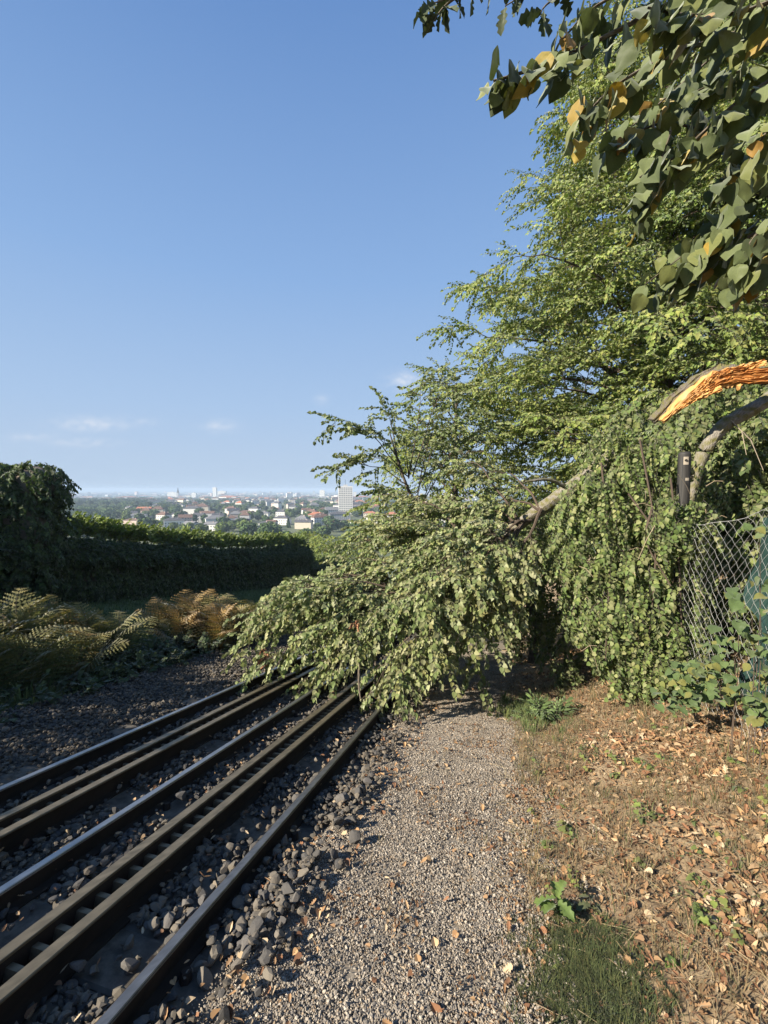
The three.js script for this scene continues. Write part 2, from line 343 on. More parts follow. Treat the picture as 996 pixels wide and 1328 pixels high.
// ------------------------------------------------------------------ leaves and sprays
const leafMat = (extra = {}) => new THREE.MeshPhysicalMaterial({ vertexColors: true, color: col(1, 1, 1), roughness: .92, transmission: .38, thickness: 0, clearcoat: .07, clearcoatRoughness: .45, side: THREE.DoubleSide, ...extra });
const mLeaf = leafMat(), mLeafMatt = leafMat({ clearcoat: 0.05 });
const mDry = std({ vertexColors: true, roughness: .9, side: THREE.DoubleSide });
const LEAF = {
  low: [[0, 0], [.45, .4], [1, 0]], heart: [[0, 0], [-.08, .2], [.08, .42], [.4, .45], [.72, .24], [1, 0]],
  ivy: [[0, 0], [-.1, .25], [.1, .5], [.3, .3], [.55, .33], [1, 0]], narrow: [[0, 0], [.3, .16], [.65, .14], [1, 0]],
  oak: [[0, 0], [.1, .09], [.2, .22], [.28, .1], [.42, .31], [.5, .14], [.65, .34], [.74, .16], [.88, .22], [1, 0]],
  near: [[0, 0], [-.07, .1], [-.09, .25], [0, .39], [.09, .43], [.13, .46], [.27, .455], [.31, .47], [.45, .4], [.49, .41], [.62, .3], [.66, .3], [.78, .18], [.88, .08], [1, 0]],
};
function leafTris(b, kind, L, M, c, fold = .25, bend = .25, c2) {      // a leaf of length L, along local +x, face up +y, put through matrix M
  const o = LEAF[kind], n = o.length, P = (x, z) => { const a = Math.abs(z); return V3(x * L, (fold * a - bend * x * x + (x > .2 ? 0 : 0)) * L, z * L).applyMatrix4(M); };
  for (const sgn of [1, -1]) {
    const mid = n <= 4 ? [P(.5, 0)] : null;
    if (mid) { for (let i = 0; i + 1 < n; i++) b.tri(mid[0], P(o[i][0], sgn * o[i][1]), P(o[i + 1][0], sgn * o[i + 1][1]), c); continue; }
    // strip between the outline and the midrib
    for (let i = 0; i + 1 < n; i++) {
      const a = o[i], d = o[i + 1], ma = clamp(a[0], 0, 1), md = clamp(d[0], 0, 1);
      if (a[1] > 0) b.tri(P(ma, 0), P(a[0], sgn * a[1]), P(d[0], sgn * d[1]), c);
      if (md - ma > .001) b.tri(P(ma, 0), P(d[0], sgn * d[1]), P(md, 0), c2 || c);
    }
  }
}
function frame(dir, up, roll = 0) {                                    // rotation with local x along dir, y near up
  const x = dir.clone().normalize(), z = x.clone().cross(up).normalize(); if (z.lengthSq() < .5) z.set(1, 0, 0).cross(x).normalize();
  const y = z.clone().cross(x); const m = new THREE.Matrix4().makeBasis(x, y, z); if (roll) m.multiply(new THREE.Matrix4().makeRotationX(roll)); return m;
}
function spray(seed, { kind = 'heart', n = 16, len = .4, leaf = .07, droop = .5, spread = .9, colors, wood = [.06, .045, .03], hang = .5, messy = .5 }) {
  const r = RNG(seed), b = new GB(), pts = [];
  for (let i = 0; i <= 4; i++) { const t = i / 4; pts.push(V3(t * len, -droop * len * t * t * .5 + .02 * (r() - .5), .12 * len * (r() - .5))); }
  b.tube(pts, [.004, .003, .002, .0015, .001], 3, wood);
  const cv = new THREE.CatmullRomCurve3(pts);
  for (let i = 0; i < n; i++) {
    const t = (i + .6 + (r() - .5) * .5) / n, p = cv.getPoint(clamp(t, 0, 1)), sd = i % 2 ? 1 : -1, L = leaf * rr(.65, 1.2, r);
    const d = V3(.5 + .6 * t, -hang * r() * 1.3 - .1, sd * spread * rr(.5, 1.1, r)).normalize();
    const up = V3((r() - .5) * 2 * messy, 1, (r() - .5) * 2 * messy).normalize();
    const q = p.clone().addScaledVector(d, leaf * .35); b.tri(p, q, p.clone().add(V3(0, .002, 0)), wood);
    const M = frame(d, up, (r() - .5) * messy * 1.6).setPosition(q);
    const k = pick(colors, r), f = rr(.75, 1.2, r);
    leafTris(b, kind, L, M, k.map(x => x * f), rr(.1, .4, r), rr(.05, .5, r));
  }
  return b.geo();
}
class Crown {                                                          // gathers sprays for one plant
  constructor(geos, seed) { this.geos = geos; this.lists = geos.map(() => []); this.r = RNG(seed); }
  add(p, dir, up, scale = 1, c) {
    const m = frame(dir, up, (this.r() - .5) * .8); m.scale(V3(scale, scale, scale)).setPosition(p);
    this.lists[Math.floor(this.r() * this.geos.length)].push([m, c || null]);
  }
  build(parent, mat, name = 'foliage') {
    this.lists.forEach((l, i) => { if (l.length) { const has = l.some(x => x[1]); if (has) l.forEach(x => { x[1] = x[1] || col(1, 1, 1); }); instances(parent, name, this.geos[i], mat, l); } });
  }
}
const tint = (r, a = .8, b = 1.15) => { const k = rr(a, b, r); return col(k * rr(.93, 1.08, r), k, k * rr(.9, 1.1, r)); };
const barkTex = tex(512, .6, (u, v, n) => { const st = n(u, v * .35, 40, 3) + .6 * n(u, v * .4, 80, 8), m = fbm(n, u, v, 6, 2); return mix3(mix3([.045, .035, .027], [.17, .14, .11], clamp(.5 + st * .8, 0, 1)), [.10, .10, .03], clamp(m * 1.1 - .1, 0, .7)); });
const mossTex = tex(512, .6, (u, v, n) => { const st = n(u, v * .35, 40, 3) + .6 * n(u, v * .4, 80, 8), m = fbm(n, u, v, 6, 2); return mix3(mix3([.13, .12, .10], [.26, .235, .20], clamp(.5 + st * .9, 0, 1)), [.12, .112, .028], clamp(m * 1.6 + .4, 0, .95)); });
const barkBump = bumpTex(512, .6, (u, v, n) => .5 + .4 * (n(u, v * .35, 40, 3) + .6 * n(u, v * .4, 80, 8)));
const mBark = std({ map: barkTex, roughness: 1, bumpMap: barkBump, bumpScale: .02 });
const mMossBark = std({ map: mossTex, roughness: 1, bumpMap: barkBump, bumpScale: .02 });
const mTwig = std({ color: col(.075, .055, .04), roughness: 1 });

const LIME = [[.17, .235, .03], [.14, .21, .028], [.205, .26, .042], [.225, .27, .06], [.12, .18, .025], [.245, .26, .055]];
const LIMEPALE = [[.215, .25, .085], [.17, .215, .06], [.265, .285, .125], [.135, .185, .045], [.295, .31, .155], [.225, .23, .075]];
const limeFar = [1, 2, 3, 4].map(k => spray(k * 17, { kind: 'low', n: 22, len: .55, leaf: .085, droop: .8, colors: LIME, hang: .7, messy: .85 }));
const limeMid = [1, 2, 3, 4].map(k => spray(k * 19 + 3, { kind: 'heart', n: 18, len: .42, leaf: .066, droop: .7, colors: LIMEPALE, hang: .8, messy: .8 }));
const vineSpray = [1, 2, 3, 4].map(k => spray(k * 23 + 5, { kind: 'heart', n: 14, len: .34, leaf: .058, droop: .5, colors: [[.135, .19, .036], [.105, .16, .03], [.18, .22, .055], [.23, .25, .10], [.08, .125, .024]], hang: .7, messy: .7 }));

// limb with side branches; sprays go to a crown
function limb(parent, crown, p0, p3, { bow = .12, sag = .15, r0 = .03, side = .32, sideLen = 1.0, step = .13, start = .3, seed = 1, scale = 1, tn, mat = mTwig, flat = .6, up = 0 }) {
  const r = RNG(seed), L = p0.distanceTo(p3), d = p3.clone().sub(p0).normalize(), lat = d.clone().cross(V3(0, 1, 0)).normalize();
  const P = t => p0.clone().lerp(p3, t).addScaledVector(lat, bow * L * Math.sin(t * 3.1) * q1).add(V3(0, sag * L * Math.sin(t * Math.PI) + L * .02 * Math.sin(t * 14 + seed), 0)); const q1 = r() - .5;
  const b = new GB(), pts = []; for (let i = 0; i <= 9; i++) pts.push(P(i / 9));
  b.tube(pts, pts.map((_, i) => Math.max(.004, r0 * (1 - i / 9.6))), 5);
  const n = Math.max(2, Math.round(L * (1 - start) / side));
  for (let k = 0; k < n; k++) {
    const t = start + (1 - start) * (k + r()) / n, p = P(t), tg = P(Math.min(1, t + .05)).sub(P(Math.max(0, t - .05))).normalize();
    const sd = k % 2 ? 1 : -1, sl = sideLen * rr(.45, 1, r) * (1.15 - .6 * t);
    const dir = tg.clone().multiplyScalar(.75).addScaledVector(lat, sd * rr(.4, 1, r)).add(V3(0, rr(-.35, .45, r) * flat + up, 0)).normalize();
    const e = p.clone().addScaledVector(dir, sl).add(V3(0, -.16 * sl, 0)), m = p.clone().lerp(e, .5).add(V3(0, .08 * sl, 0));
    b.tube([p, m, e], [r0 * .35 * (1.1 - t) + .003, .004, .002], 3);
    const c2 = new THREE.QuadraticBezierCurve3(p, m, e), ns = Math.max(2, Math.round(sl / step));
    for (let j = 0; j < ns; j++) {
      const tt = (j + .7) / ns, q = c2.getPoint(tt), ss = j % 2 ? 1 : -1, l2 = dir.clone().cross(V3(0, 1, 0)).normalize();
      crown.add(q, dir.clone().multiplyScalar(.7).addScaledVector(l2, ss * rr(.2, 1, r)).add(V3(0, rr(-.45, .25, r), 0)), V3(rr(-.25, .25, r), 1, rr(-.25, .25, r)), scale * rr(.7, 1.1, r), tn ? tn(r) : null);
    }
    crown.add(e, dir, V3(0, 1, 0), scale, tn ? tn(r) : null);
  }
  crown.add(P(1), d, V3(0, 1, 0), scale, tn ? tn(r) : null);
  if (parent) part(parent, 'limb', b.geo(), mat);
}

// ------------------------------------------------------------------ the tall lime tree behind
function limeTree(name, label, category, base, height, spreadR, { seed = 1, limbs = 36, subs = 7, trunkR = .3, first = 1.0, scale = 1, geos = limeFar, tn, lean = V3(0, 0, 0), step = .15, side = .3, group, subLen = 1.7 } = {}) {
  const r = RNG(seed), g = top(new THREE.Group(), name, label, category, group);
  g.position.copy(base);
  const crown = new Crown(geos, seed + 5), tp = t => V3(lean.x * t * t, height * t, lean.z * t * t);
  part(g, 'trunk', smoothTube([V3(0, -.4, 0), tp(.15), tp(.4), tp(.7), tp(.97)], [trunkR * 1.25, trunkR, trunkR * .8, trunkR * .45, .03], 12, 20, .18, seed), mBark);
  for (let k = 0; k < limbs; k++) {
    const f = (k + r()) / limbs, h = first + (height * .93 - first) * f, az = k * 2.39996 + rr(-.5, .5, r);
    const prof = Math.pow(Math.sin(Math.PI * Math.pow(clamp((h / height) * .88 + .12, 0, 1), .62)), .6);
    const Lm = spreadR * prof * rr(.7, 1.1, r), el = .15 + .6 * f + rr(-.15, .2, r);
    const p0 = tp(h / height), p3 = p0.clone().add(V3(Math.cos(az) * Lm * Math.cos(el), Lm * Math.sin(el), Math.sin(az) * Lm * Math.cos(el)));
    const lat = V3(-Math.sin(az), 0, Math.cos(az)), bw = rr(-.15, .15, r), P = t => p0.clone().lerp(p3, t).addScaledVector(lat, bw * Lm * Math.sin(t * 3)).add(V3(0, .1 * Lm * Math.sin(t * Math.PI), 0));
    const pts = []; for (let i = 0; i <= 7; i++) pts.push(P(i / 7));
    const rad = .012 + .013 * Lm; part(g, 'bough', new GB().tube(pts, pts.map((_, i) => rad * (1.05 - i / 7.5)), 6).geo(), mTwig);
    const ns = Math.max(3, Math.round(subs * Lm / spreadR));
    for (let j = 0; j < ns; j++) {
      const t = .25 + .75 * (j + r()) / ns, p = P(t), sd = j % 2 ? 1 : -1, sl = subLen * rr(.55, 1.1, r) * (1.15 - .35 * t);
      const dir = V3(Math.cos(az), 0, Math.sin(az)).multiplyScalar(rr(.3, .9, r)).addScaledVector(lat, sd * rr(.2, 1, r)).add(V3(0, rr(-.35, .75, r), 0)).normalize();
      limb(g, crown, p, p.clone().addScaledVector(dir, sl).add(V3(0, -.12 * sl, 0)), { r0: .013, side, sideLen: .85, step, start: .12, seed: seed * 1000 + k * 20 + j, scale, tn, sag: .12, flat: .7 });
    }
  }
  crown.build(g, mLeaf);
  return g;
}
const warm = r => { const k = rr(.8, 1.15, r); return col(k, k, k); };
const P1 = at(850, 700, 12.5); const baseOf = (x, z, dy = 0) => V3(x, H(x, z) + dy, z);
limeTree('lime_tree', 'tall leafy lime tree rising against the sky behind the vine thicket', 'tree', baseOf(P1.x, P1.z), 15.5, 5.6, { seed: 3, limbs: 92, subs: 10, trunkR: .34, first: .7, tn: warm, scale: 1.15 });
const P2 = at(980, 700, 10); 
limeTree('shade_tree', 'dark leafy tree crowded behind the split limb', 'tree', baseOf(P2.x, P2.z), 9.5, 3.6, { seed: 8, limbs: 34, trunkR: .22, first: .8, tn: r => { const k = rr(.6, .9, r); return col(k * .85, k, k * .8); } });
const P3 = at(590, 700, 13);
limeTree('young_lime_tree', 'young lime tree standing behind the fallen crown, top against the sky', 'tree', baseOf(P3.x, P3.z), 7.6, 2.2, { seed: 12, limbs: 26, subs: 6, trunkR: .13, first: 1, tn: warm, subLen: 1.1 });

// ------------------------------------------------------------------ fallen crown across the rails
{
  const g = top(new THREE.Group(), 'fallen_tree', 'fallen lime crown with drooping pale leaves lying across both rails', 'fallen tree');
  const crown = new Crown(limeMid, 77);
  const hub = at(742, 632, 5.9), hub2 = at(640, 690, 6.2);
  part(g, 'stem', smoothTube([at(800, 590, 5.6), hub, at(690, 668, 6.1), at(600, 735, 6.3), at(520, 800, 6.3), at(440, 860, 6.3)], [.12, .1, .085, .07, .05, .03], 12, 30, .15, 4), mMossBark);
  part(g, 'bare_branch', smoothTube([at(735, 632, 5.75), at(712, 622, 5.65), at(680, 625, 5.5)], [.035, .022, .014], 7, 8, .1, 3), mMossBark);
  const ends = [
    [325, 790, 6.4], [322, 830, 6.2], [345, 858, 6.0], [400, 880, 5.7], [430, 855, 5.6], [480, 900, 5.15], [500, 905, 5.1], [520, 850, 5.2], [560, 840, 5.3], [600, 820, 5.4], [640, 800, 5.6],
    [370, 765, 6.8], [400, 755, 6.9], [440, 735, 7.0], [470, 700, 7.2], [430, 810, 6.0], [470, 820, 5.8], [510, 790, 5.6], [540, 770, 5.5], [580, 750, 5.5], [620, 740, 5.5], 
    [500, 670, 7.6], [490, 690, 7.4], [520, 640, 7.4], [560, 650, 7.2], [600, 660, 6.6], [640, 650, 6.4], [560, 700, 6.4], [610, 700, 6.0], [500, 740, 6.4], [550, 730, 6.0],
    [400, 830, 6.4], [380, 800, 6.6], [450, 780, 6.6], [340, 800, 6.3], [610, 850, 5.5], [570, 800, 5.6], [590, 700, 6.2], [530, 680, 6.6], [640, 610, 6.8], [600, 590, 7.2],
  ];
  ends.forEach(([x, y, d], k) => { const t = clamp((700 - x) / 300, 0, 1), p0 = hub.clone().lerp(at(520, 800, 6.3), t * .85); limb(g, crown, p0, at(x, y, d), { r0: .022, side: .15, sideLen: .62, step: .1, start: .3, seed: 500 + k, scale: .92, sag: .12, tn: r => tint(r, .8, 1.15), flat: .9 }); });
  crown.build(g, mLeafMatt);
  // a spray of withered leaves caught in it
  const dry = new Crown([1, 2].map(k => spray(k * 5 + 900, { kind: 'heart', n: 16, len: .22, leaf: .07, droop: 1, colors: [[.26, .12, .06], [.33, .17, .09], [.2, .09, .05]], hang: 1.2, messy: 1.1 })), 5);
  const c0 = at(346, 848, 5.85); for (let i = 0; i < 7; i++) dry.add(c0.clone().add(V3(rr(-.08, .08), rr(-.05, .08), rr(-.08, .08))), V3(rr(-1, 1), -.6, rr(-1, 1)), V3(0, 1, 0), .55);
  const c1 = at(460, 806, 5.4); for (let i = 0; i < 3; i++) dry.add(c1.clone().add(V3(rr(-.05, .05), rr(-.05, .05), 0)), V3(rr(-1, 1), -1, rr(-1, 1)), V3(0, 1, 0), .4);
  dry.build(g, mDry, 'withered_leaves');
  // broken branch ends poking down beside the rail
  [[466, 895, 5.3, 474, 932, 5.15], [486, 885, 5.4, 466, 928, 5.2]].forEach(([a, b, c, d, e, f], k) => part(g, 'broken_stub', smoothTube([at(a, b - 40, c + .2), at(a, b, c), at(d, e, f)], [.018, .014, .008], 6, 6, .1, k), mBark));
}
{ // sapling rising behind the fallen crown
  const g = top(new THREE.Group(), 'sapling', 'thin sapling with dark hanging leaves silhouetted against the sky', 'sapling');
  const crown = new Crown(limeMid, 78), f = at(560, 780, 8.6), b0 = baseOf(f.x, f.z);
  part(g, 'stem', smoothTube([b0, at(548, 690, 8.6), at(520, 610, 8.5), at(505, 560, 8.5)], [.05, .04, .025, .01], 8, 14, .1, 2), mBark);
  [[435, 545, 8.2, 520, 610], [440, 605, 8.2, 530, 630], [470, 560, 8.4, 520, 600], [500, 530, 8.5, 515, 590], [545, 505, 8.8, 530, 620], [575, 500, 9, 535, 620], [465, 592, 8.2, 530, 620], [600, 540, 8.8, 540, 640], [560, 560, 8.6, 540, 650], [500, 640, 8.3, 545, 680], [480, 690, 8.2, 548, 700], [585, 590, 8.7, 545, 660], [620, 560, 9, 545, 660],  [520, 575, 8.3, 530, 620]]
    .forEach(([x, y, d, a, b], k) => limb(g, crown, at(a, b, 8.5), at(x, y, d), { r0: .014, side: .2, sideLen: .5, step: .16, start: .3, seed: 800 + k, scale: 1.05, sag: .14, tn: r => { const q = rr(.55, .95, r); return col(q * .9, q, q * .8); }, flat: .9 }));
  crown.build(g, mLeaf);
}

// ------------------------------------------------------------------ leafy masses on lumps
function lumpMass(g, lumps, geos, mat, { n = 500, seed = 1, down = .7, scale = 1, tn, outw = 1, fill = .25, keep }) {
  const crown = new Crown(geos, seed), r = RNG(seed + 3), areas = lumps.map(l => l[1] * l[2] + l[1] * l[3]), tot = areas.reduce((a, b) => a + b, 0);
  lumps.forEach(([c, rx, ry, rz], i) => {
    const m = Math.round(n * areas[i] / tot);
    for (let k = 0; k < m; k++) {
      const v = V3(r() * 2 - 1, r() * 2 - 1, r() * 2 - 1); if (v.lengthSq() > 1) { k--; continue; } v.normalize();
      const q = r() < fill ? rr(.45, .95, r) : 1 + .12 * nz(v.x * 3 + i, v.y * 3, v.z * 3), p = V3(c.x + v.x * rx * q, c.y + v.y * ry * q, c.z + v.z * rz * q);
      if (keep && !keep(p)) continue;
      if (lumps.some(([d, a, b, e], j) => j !== i && ((p.x - d.x) / a) ** 2 + ((p.y - d.y) / b) ** 2 + ((p.z - d.z) / e) ** 2 < .55)) continue;
      const nn = V3(v.x / rx, v.y / ry, v.z / rz).normalize();
      const dir = nn.clone().multiplyScalar(.35 * outw).add(V3(rr(-.5, .5, r), -down, rr(-.5, .5, r))).normalize();
      crown.add(p, dir, nn.clone().add(V3(rr(-.3, .3, r), .35, rr(-.3, .3, r))), scale * rr(.75, 1.15, r), tn ? tn(r) : null);
    }
  });
  crown.build(g, mat);
}
const L = (px, py, d, rx, ry, rz) => [at(px, py, d), rx, ry, rz];
{ // curtain of climbing vine over the broken fence
  const g = top(new THREE.Group(), 'vine_curtain', 'dense curtain of heart-leaved climbing vine hanging to the leaf-strewn bank', 'vine');
  const lumps = [L(815, 640, 5.5, .55, .5, .5), L(765, 690, 5.4, .42, .75, .45), L(765, 770, 5.2, .26, .55, .35), L(820, 740, 5.2, .55, .7, .5), L(860, 780, 4.9, .4, .6, .45), L(876, 690, 4.9, .34, .45, .35), L(850, 610, 5.4, .5, .4, .4), L(805, 800, 5.0, .45, .5, .4), L(870, 840, 4.7, .4, .3, .35), L(800, 585, 5.7, .4, .35, .4), L(897, 640, 5.3, .3, .3, .3), L(840, 860, 4.8, .45, .2, .3), L(885, 672, 4.55, .3, .28, .2)];
  lumpMass(g, lumps, vineSpray, mLeaf, { n: 2600, seed: 31, down: .9, scale: .85, tn: r => tint(r, .8, 1.2), fill: .35 });
  const stems = [[780, 600, 5.3, 790, 720, 4.95, 785, 860, 4.85], [830, 570, 5.1, 850, 700, 4.8, 840, 850, 4.6], [870, 620, 4.7, 880, 720, 4.6, 885, 840, 4.5], [815, 640, 4.9, 850, 690, 4.75, 868, 730, 4.5], [845, 660, 4.85, 838, 700, 4.7, 870, 760, 4.5]];
  stems.forEach((q, k) => part(g, 'stem', smoothTube([at(q[0], q[1], q[2]), at(q[3], q[4], q[5]), at(q[6], q[7], q[8])], [.012, .01, .008], 5, 10, .2, k), mTwig));
  const dryTwig = std({ color: col(.32, .25, .17), roughness: 1 });
  for (let k = 0; k < 40; k++) { const a = at(rr(750, 930), rr(600, 860), rr(4.4, 4.9)), e = a.clone().add(V3(rr(-.25, .25), rr(-.35, .1), rr(-.1, .15))); part(g, 'dry_twig', new GB().tube([a, a.clone().lerp(e, .5).add(V3(0, .03, 0)), e], [.003, .0025, .002], 3).geo(), dryTwig); }
}
{
  const g = top(new THREE.Group(), 'undergrowth', 'dark tangle of undergrowth behind the ivy-wrapped trunk', 'undergrowth');
  const lumps = [L(715, 770, 6.6, .4, .8, .4), L(670, 770, 8.2, .9, .9, .5), L(740, 850, 6.0, .35, .3, .3), L(640, 720, 9.5, 1.2, 1.2, .6), L(725, 690, 7.0, .5, .6, .4), L(600, 760, 10.5, 1.2, .8, .6)];
  lumpMass(g, lumps, vineSpray, mLeaf, { n: 1100, seed: 36, down: .7, scale: 1, tn: r => tint(r, .6, 1), fill: .3 });
}
{ // thicket on the slope behind the fence
  const g = top(new THREE.Group(), 'bramble_thicket', 'thicket of brambles on the slope behind the chain-link fence', 'thicket');
  const lumps = [L(900, 600, 6.4, .9, .7, .6), L(960, 560, 6.2, .8, .8, .6), L(1010, 620, 5.6, .8, .8, .6), L(1060, 700, 5, .7, .8, .6), L(860, 560, 7, .8, .6, .5), L(950, 660, 5.9, .7, .5, .5), L(960, 760, 5.2, .6, .6, .4), L(1040, 800, 4.6, .6, .7, .5)];
  lumpMass(g, lumps, vineSpray, mLeaf, { n: 2000, seed: 41, down: .5, scale: 1.05, tn: r => tint(r, .65, 1.1), fill: .3 });
}
{ // ivy-wrapped trunk
  const f = groundAt(692, 862), g = top(new THREE.Group(), 'old_tree', 'dark trunk wrapped in dead bark and ivy beside the vine curtain', 'tree');
  const d = -f.z;
  part(g, 'trunk', smoothTube([f.clone().add(V3(0, -.2, 0)), at(690, 800, d), at(694, 730, d + .05), at(700, 690, d + .1), at(706, 655, d + .3)], [.1, .08, .075, .065, .04], 12, 24, .3, 6), mBark);
  const crown = new Crown(vineSpray, 90), r = RNG(3);
  for (let k = 0; k < 190; k++) { const y = rr(660, 865, r), p = at(698 + rr(-24, 24, r), y, d + rr(-.16, .2, r)); crown.add(p, V3(rr(-.6, .6, r), -1, rr(-.3, .6, r)), V3(rr(-1, 1, r), .2, 1), .6, tint(r, .8, 1.15)); }
  crown.build(g, mLeaf);
}

// ------------------------------------------------------------------ split limb and mossy limb
function splitWood() {
  const woodTex = tex(512, .5, (u, v, n) => { const st = n(u * .25, v, 90, 1) + .5 * n(u * .3, v, 190, 4), m = fbm(n, u, v, 4, 2); return mix3(mix3([.40, .19, .05], [.62, .36, .125], clamp(.5 + st * .8, 0, 1)), [.5, .34, .19], clamp(m * 1.4, 0, .9)); });
  const mWood = std({ map: woodTex, roughness: .85 }), mPale = std({ color: col(.62, .44, .27), map: woodTex, roughness: .9 });
  const g = top(new THREE.Group(), 'split_limb', 'torn limb with bright orange splintered wood jutting from the foliage', 'broken limb');
  const a = at(852, 550, 5.0), b = at(890, 515, 4.85), c = at(935, 490, 4.7), d = at(990, 487, 4.55), e = at(1080, 480, 4.3);
  // bark shell: half tube above, flat torn face towards the path below
  const build = (pts, w0, w1, off, th, mat, name, jag, seed) => {
    const cv = new THREE.CatmullRomCurve3(pts), B = new GB(), N = 26, rows = [];
    for (let i = 0; i <= N; i++) {
      const t = i / N, p = cv.getPoint(t), tn = cv.getTangent(t), out = V3(-.25, .05, 1).normalize(), up = out.clone().cross(tn).normalize(); if (up.y < 0) up.negate();
      const w = (w0 + (w1 - w0) * Math.min(1, t * 1.8)) * (1 + jag * nz(t * 14, seed, 1)), row = [];
      for (let j = 0; j <= 8; j++) { const q = j / 8 * 2 - 1; row.push(p.clone().addScaledVector(up, q * w).addScaledVector(out, off + th * (1 - q * q) + jag * .05 * nz(t * 9, q * 5 + seed, 2) + .03 * nz(t * 7, q * 6, seed))); }
      rows.push(row);
    }
    const back = rows.map(row => row.map(p => p.clone().addScaledVector(V3(.2, -.03, -1).normalize(), Math.abs(th) + .015)));
    for (let i = 0; i < N; i++) for (let j = 0; j < 8; j++) { B.quad(rows[i][j], rows[i][j + 1], rows[i + 1][j + 1], rows[i + 1][j]); B.quad(back[i][j + 1], back[i][j], back[i + 1][j], back[i + 1][j + 1]); }
    for (let i = 0; i < N; i++) for (const j of [0, 8]) B.quad(rows[i][j], rows[i + 1][j], back[i + 1][j], back[i][j]);
    for (const i of [0, N]) for (let j = 0; j < 8; j++) B.quad(rows[i][j], rows[i][j + 1], back[i][j + 1], back[i][j]);
    return part(g, name, B.geo(), mat);
  };
  const mBarkMoss2 = std({ map: tex(512, .4, (u, v, n) => { const m = fbm(n, u, v, 6, 2), st = n(u, v, 50, 3) + .6 * n(u, v, 110, 8); return mix3(mix3([.05, .042, .034], [.21, .18, .15], clamp(.45 + st * .9, 0, 1)), [.13, .12, .03], clamp(m * 1.5 + .3, 0, .9)); }), roughness: 1, bumpMap: barkBump, bumpScale: .03 });
  const up = V3(0, 1, 0), sh = (l, y, z = 0) => l.map(p => p.clone().add(V3(0, y, z)));
  build(sh([a, b, c, d, e], .045, -.1), .045, .1, .02, .05, mBarkMoss2, 'bark_shell', .7, 1);
  build(sh([a.clone().lerp(b, .15), b, c, at(960, 488, 4.65)], -.015, .02), .03, .1, .0, .03, mWood, 'torn_wood', .7, 2);
  build(sh([b.clone().lerp(c, .4), c, d, e], -.045, .03), .02, .045, .02, .02, mPale, 'torn_wood', .6, 3);
  build(sh([c.clone().lerp(b, .2), c, d, e], .03, .05), .018, .04, .01, .02, mPale, 'torn_wood', .7, 4);
  const cvS = new THREE.CatmullRomCurve3([a, b, c, d, e]);
  for (let k = 0; k < 9; k++) { const t0 = rr(.08, .55), t1 = t0 + rr(.12, .3), y = rr(-.07, .07), p0 = cvS.getPoint(t0), p1 = cvS.getPoint((t0 + t1) / 2), p2 = cvS.getPoint(Math.min(1, t1)); build([p0, p1, p2.add(V3(0, rr(-.02, .06), rr(0, .06)))].map((p, i) => p.add(V3(0, y * (1 + i * .2), .045))), .012, rr(.016, .034), .0, .012, k % 3 === 1 ? mPale : mWood, 'torn_wood', .8, 10 + k); }
  for (let k = 0; k < 22; k++) { const t = rr(.2, .9), p = new THREE.CatmullRomCurve3([a, b, c, d]).getPoint(t).add(V3(0, rr(-.06, .08), rr(.03, .07))), e2 = p.clone().add(V3(rr(.1, .25), rr(.0, .09), rr(-.02, .05))); part(g, 'splinter', new GB().tube([p, p.clone().lerp(e2, .5), e2], [.008, .007, .001], 4).geo(), k % 3 ? mPale : mWood); }
  const g2 = top(new THREE.Group(), 'mossy_limb', 'mossy grey limb sagging down behind the dark fence post', 'limb');
  part(g2, 'limb', smoothTube([at(1060, 480, 4.9), at(985, 525, 5.0), at(935, 555, 5.05), at(908, 598, 5.05), at(895, 650, 5.05)], [.085, .08, .075, .065, .055], 14, 30, .22, 9), mMossBark);
  [[950, 548, 990, 610], [948, 545, 968, 590]].forEach(([x, y, x2, y2], k) => part(g2, 'twig', new GB().tube([at(x, y, 4.98), at((x + x2) / 2 + 4, (y + y2) / 2 - 8, 4.9), at(x2, y2, 4.85)], [.007, .005, .003], 4).geo(), std({ color: col(.3, .25, .19), roughness: 1 })));
}
splitWood();

// ------------------------------------------------------------------ fence: post, chain link, net
{
  const g = top(new THREE.Group(), 'fence_post', 'short dark fence post with a pale worn bracket on its head', 'fence post');
  const t = at(888, 586, 4.75), [s, u] = SU(t.x, t.z), y0 = HS(s, u) - .2;
  g.position.set(t.x, y0, t.z);
  const h = t.y - y0;
  part(g, 'post', new THREE.LatheGeometry([[.001, 0], [.062, 0], [.062, h - .03], [.056, h - .012], [.04, h], [.001, h + .004]].map(p => new THREE.Vector2(...p)), 16), std({ map: tex(256, .3, (q, v, n) => mix3([.012, .012, .012], [.05, .045, .04], clamp(.4 + fbm(n, q, v, 9, 2), 0, 1))), roughness: .7 }));
  const mp = std({ color: col(.30, .26, .205), roughness: .9 });
  const br = part(g, 'bracket', new THREE.CylinderGeometry(.0645, .066, .085, 8, 1, true, 5.55, .75), mp); br.position.set(0, h - .1, 0);
  const bo = part(g, 'bolt', new THREE.CylinderGeometry(.013, .013, .02, 8), std({ color: col(.03, .028, .026), roughness: .6, metalness: .5 })); bo.position.set(-.024, h - .095, .06); bo.rotation.set(Math.PI / 2, 0, .38);
  const s2 = part(g, 'strap', new THREE.CylinderGeometry(.0645, .0645, .03, 16, 1, true, 5.9, .6), mp); s2.position.set(0, h - .3, 0);
}
const FS = 1.92;                                                        // the fence line
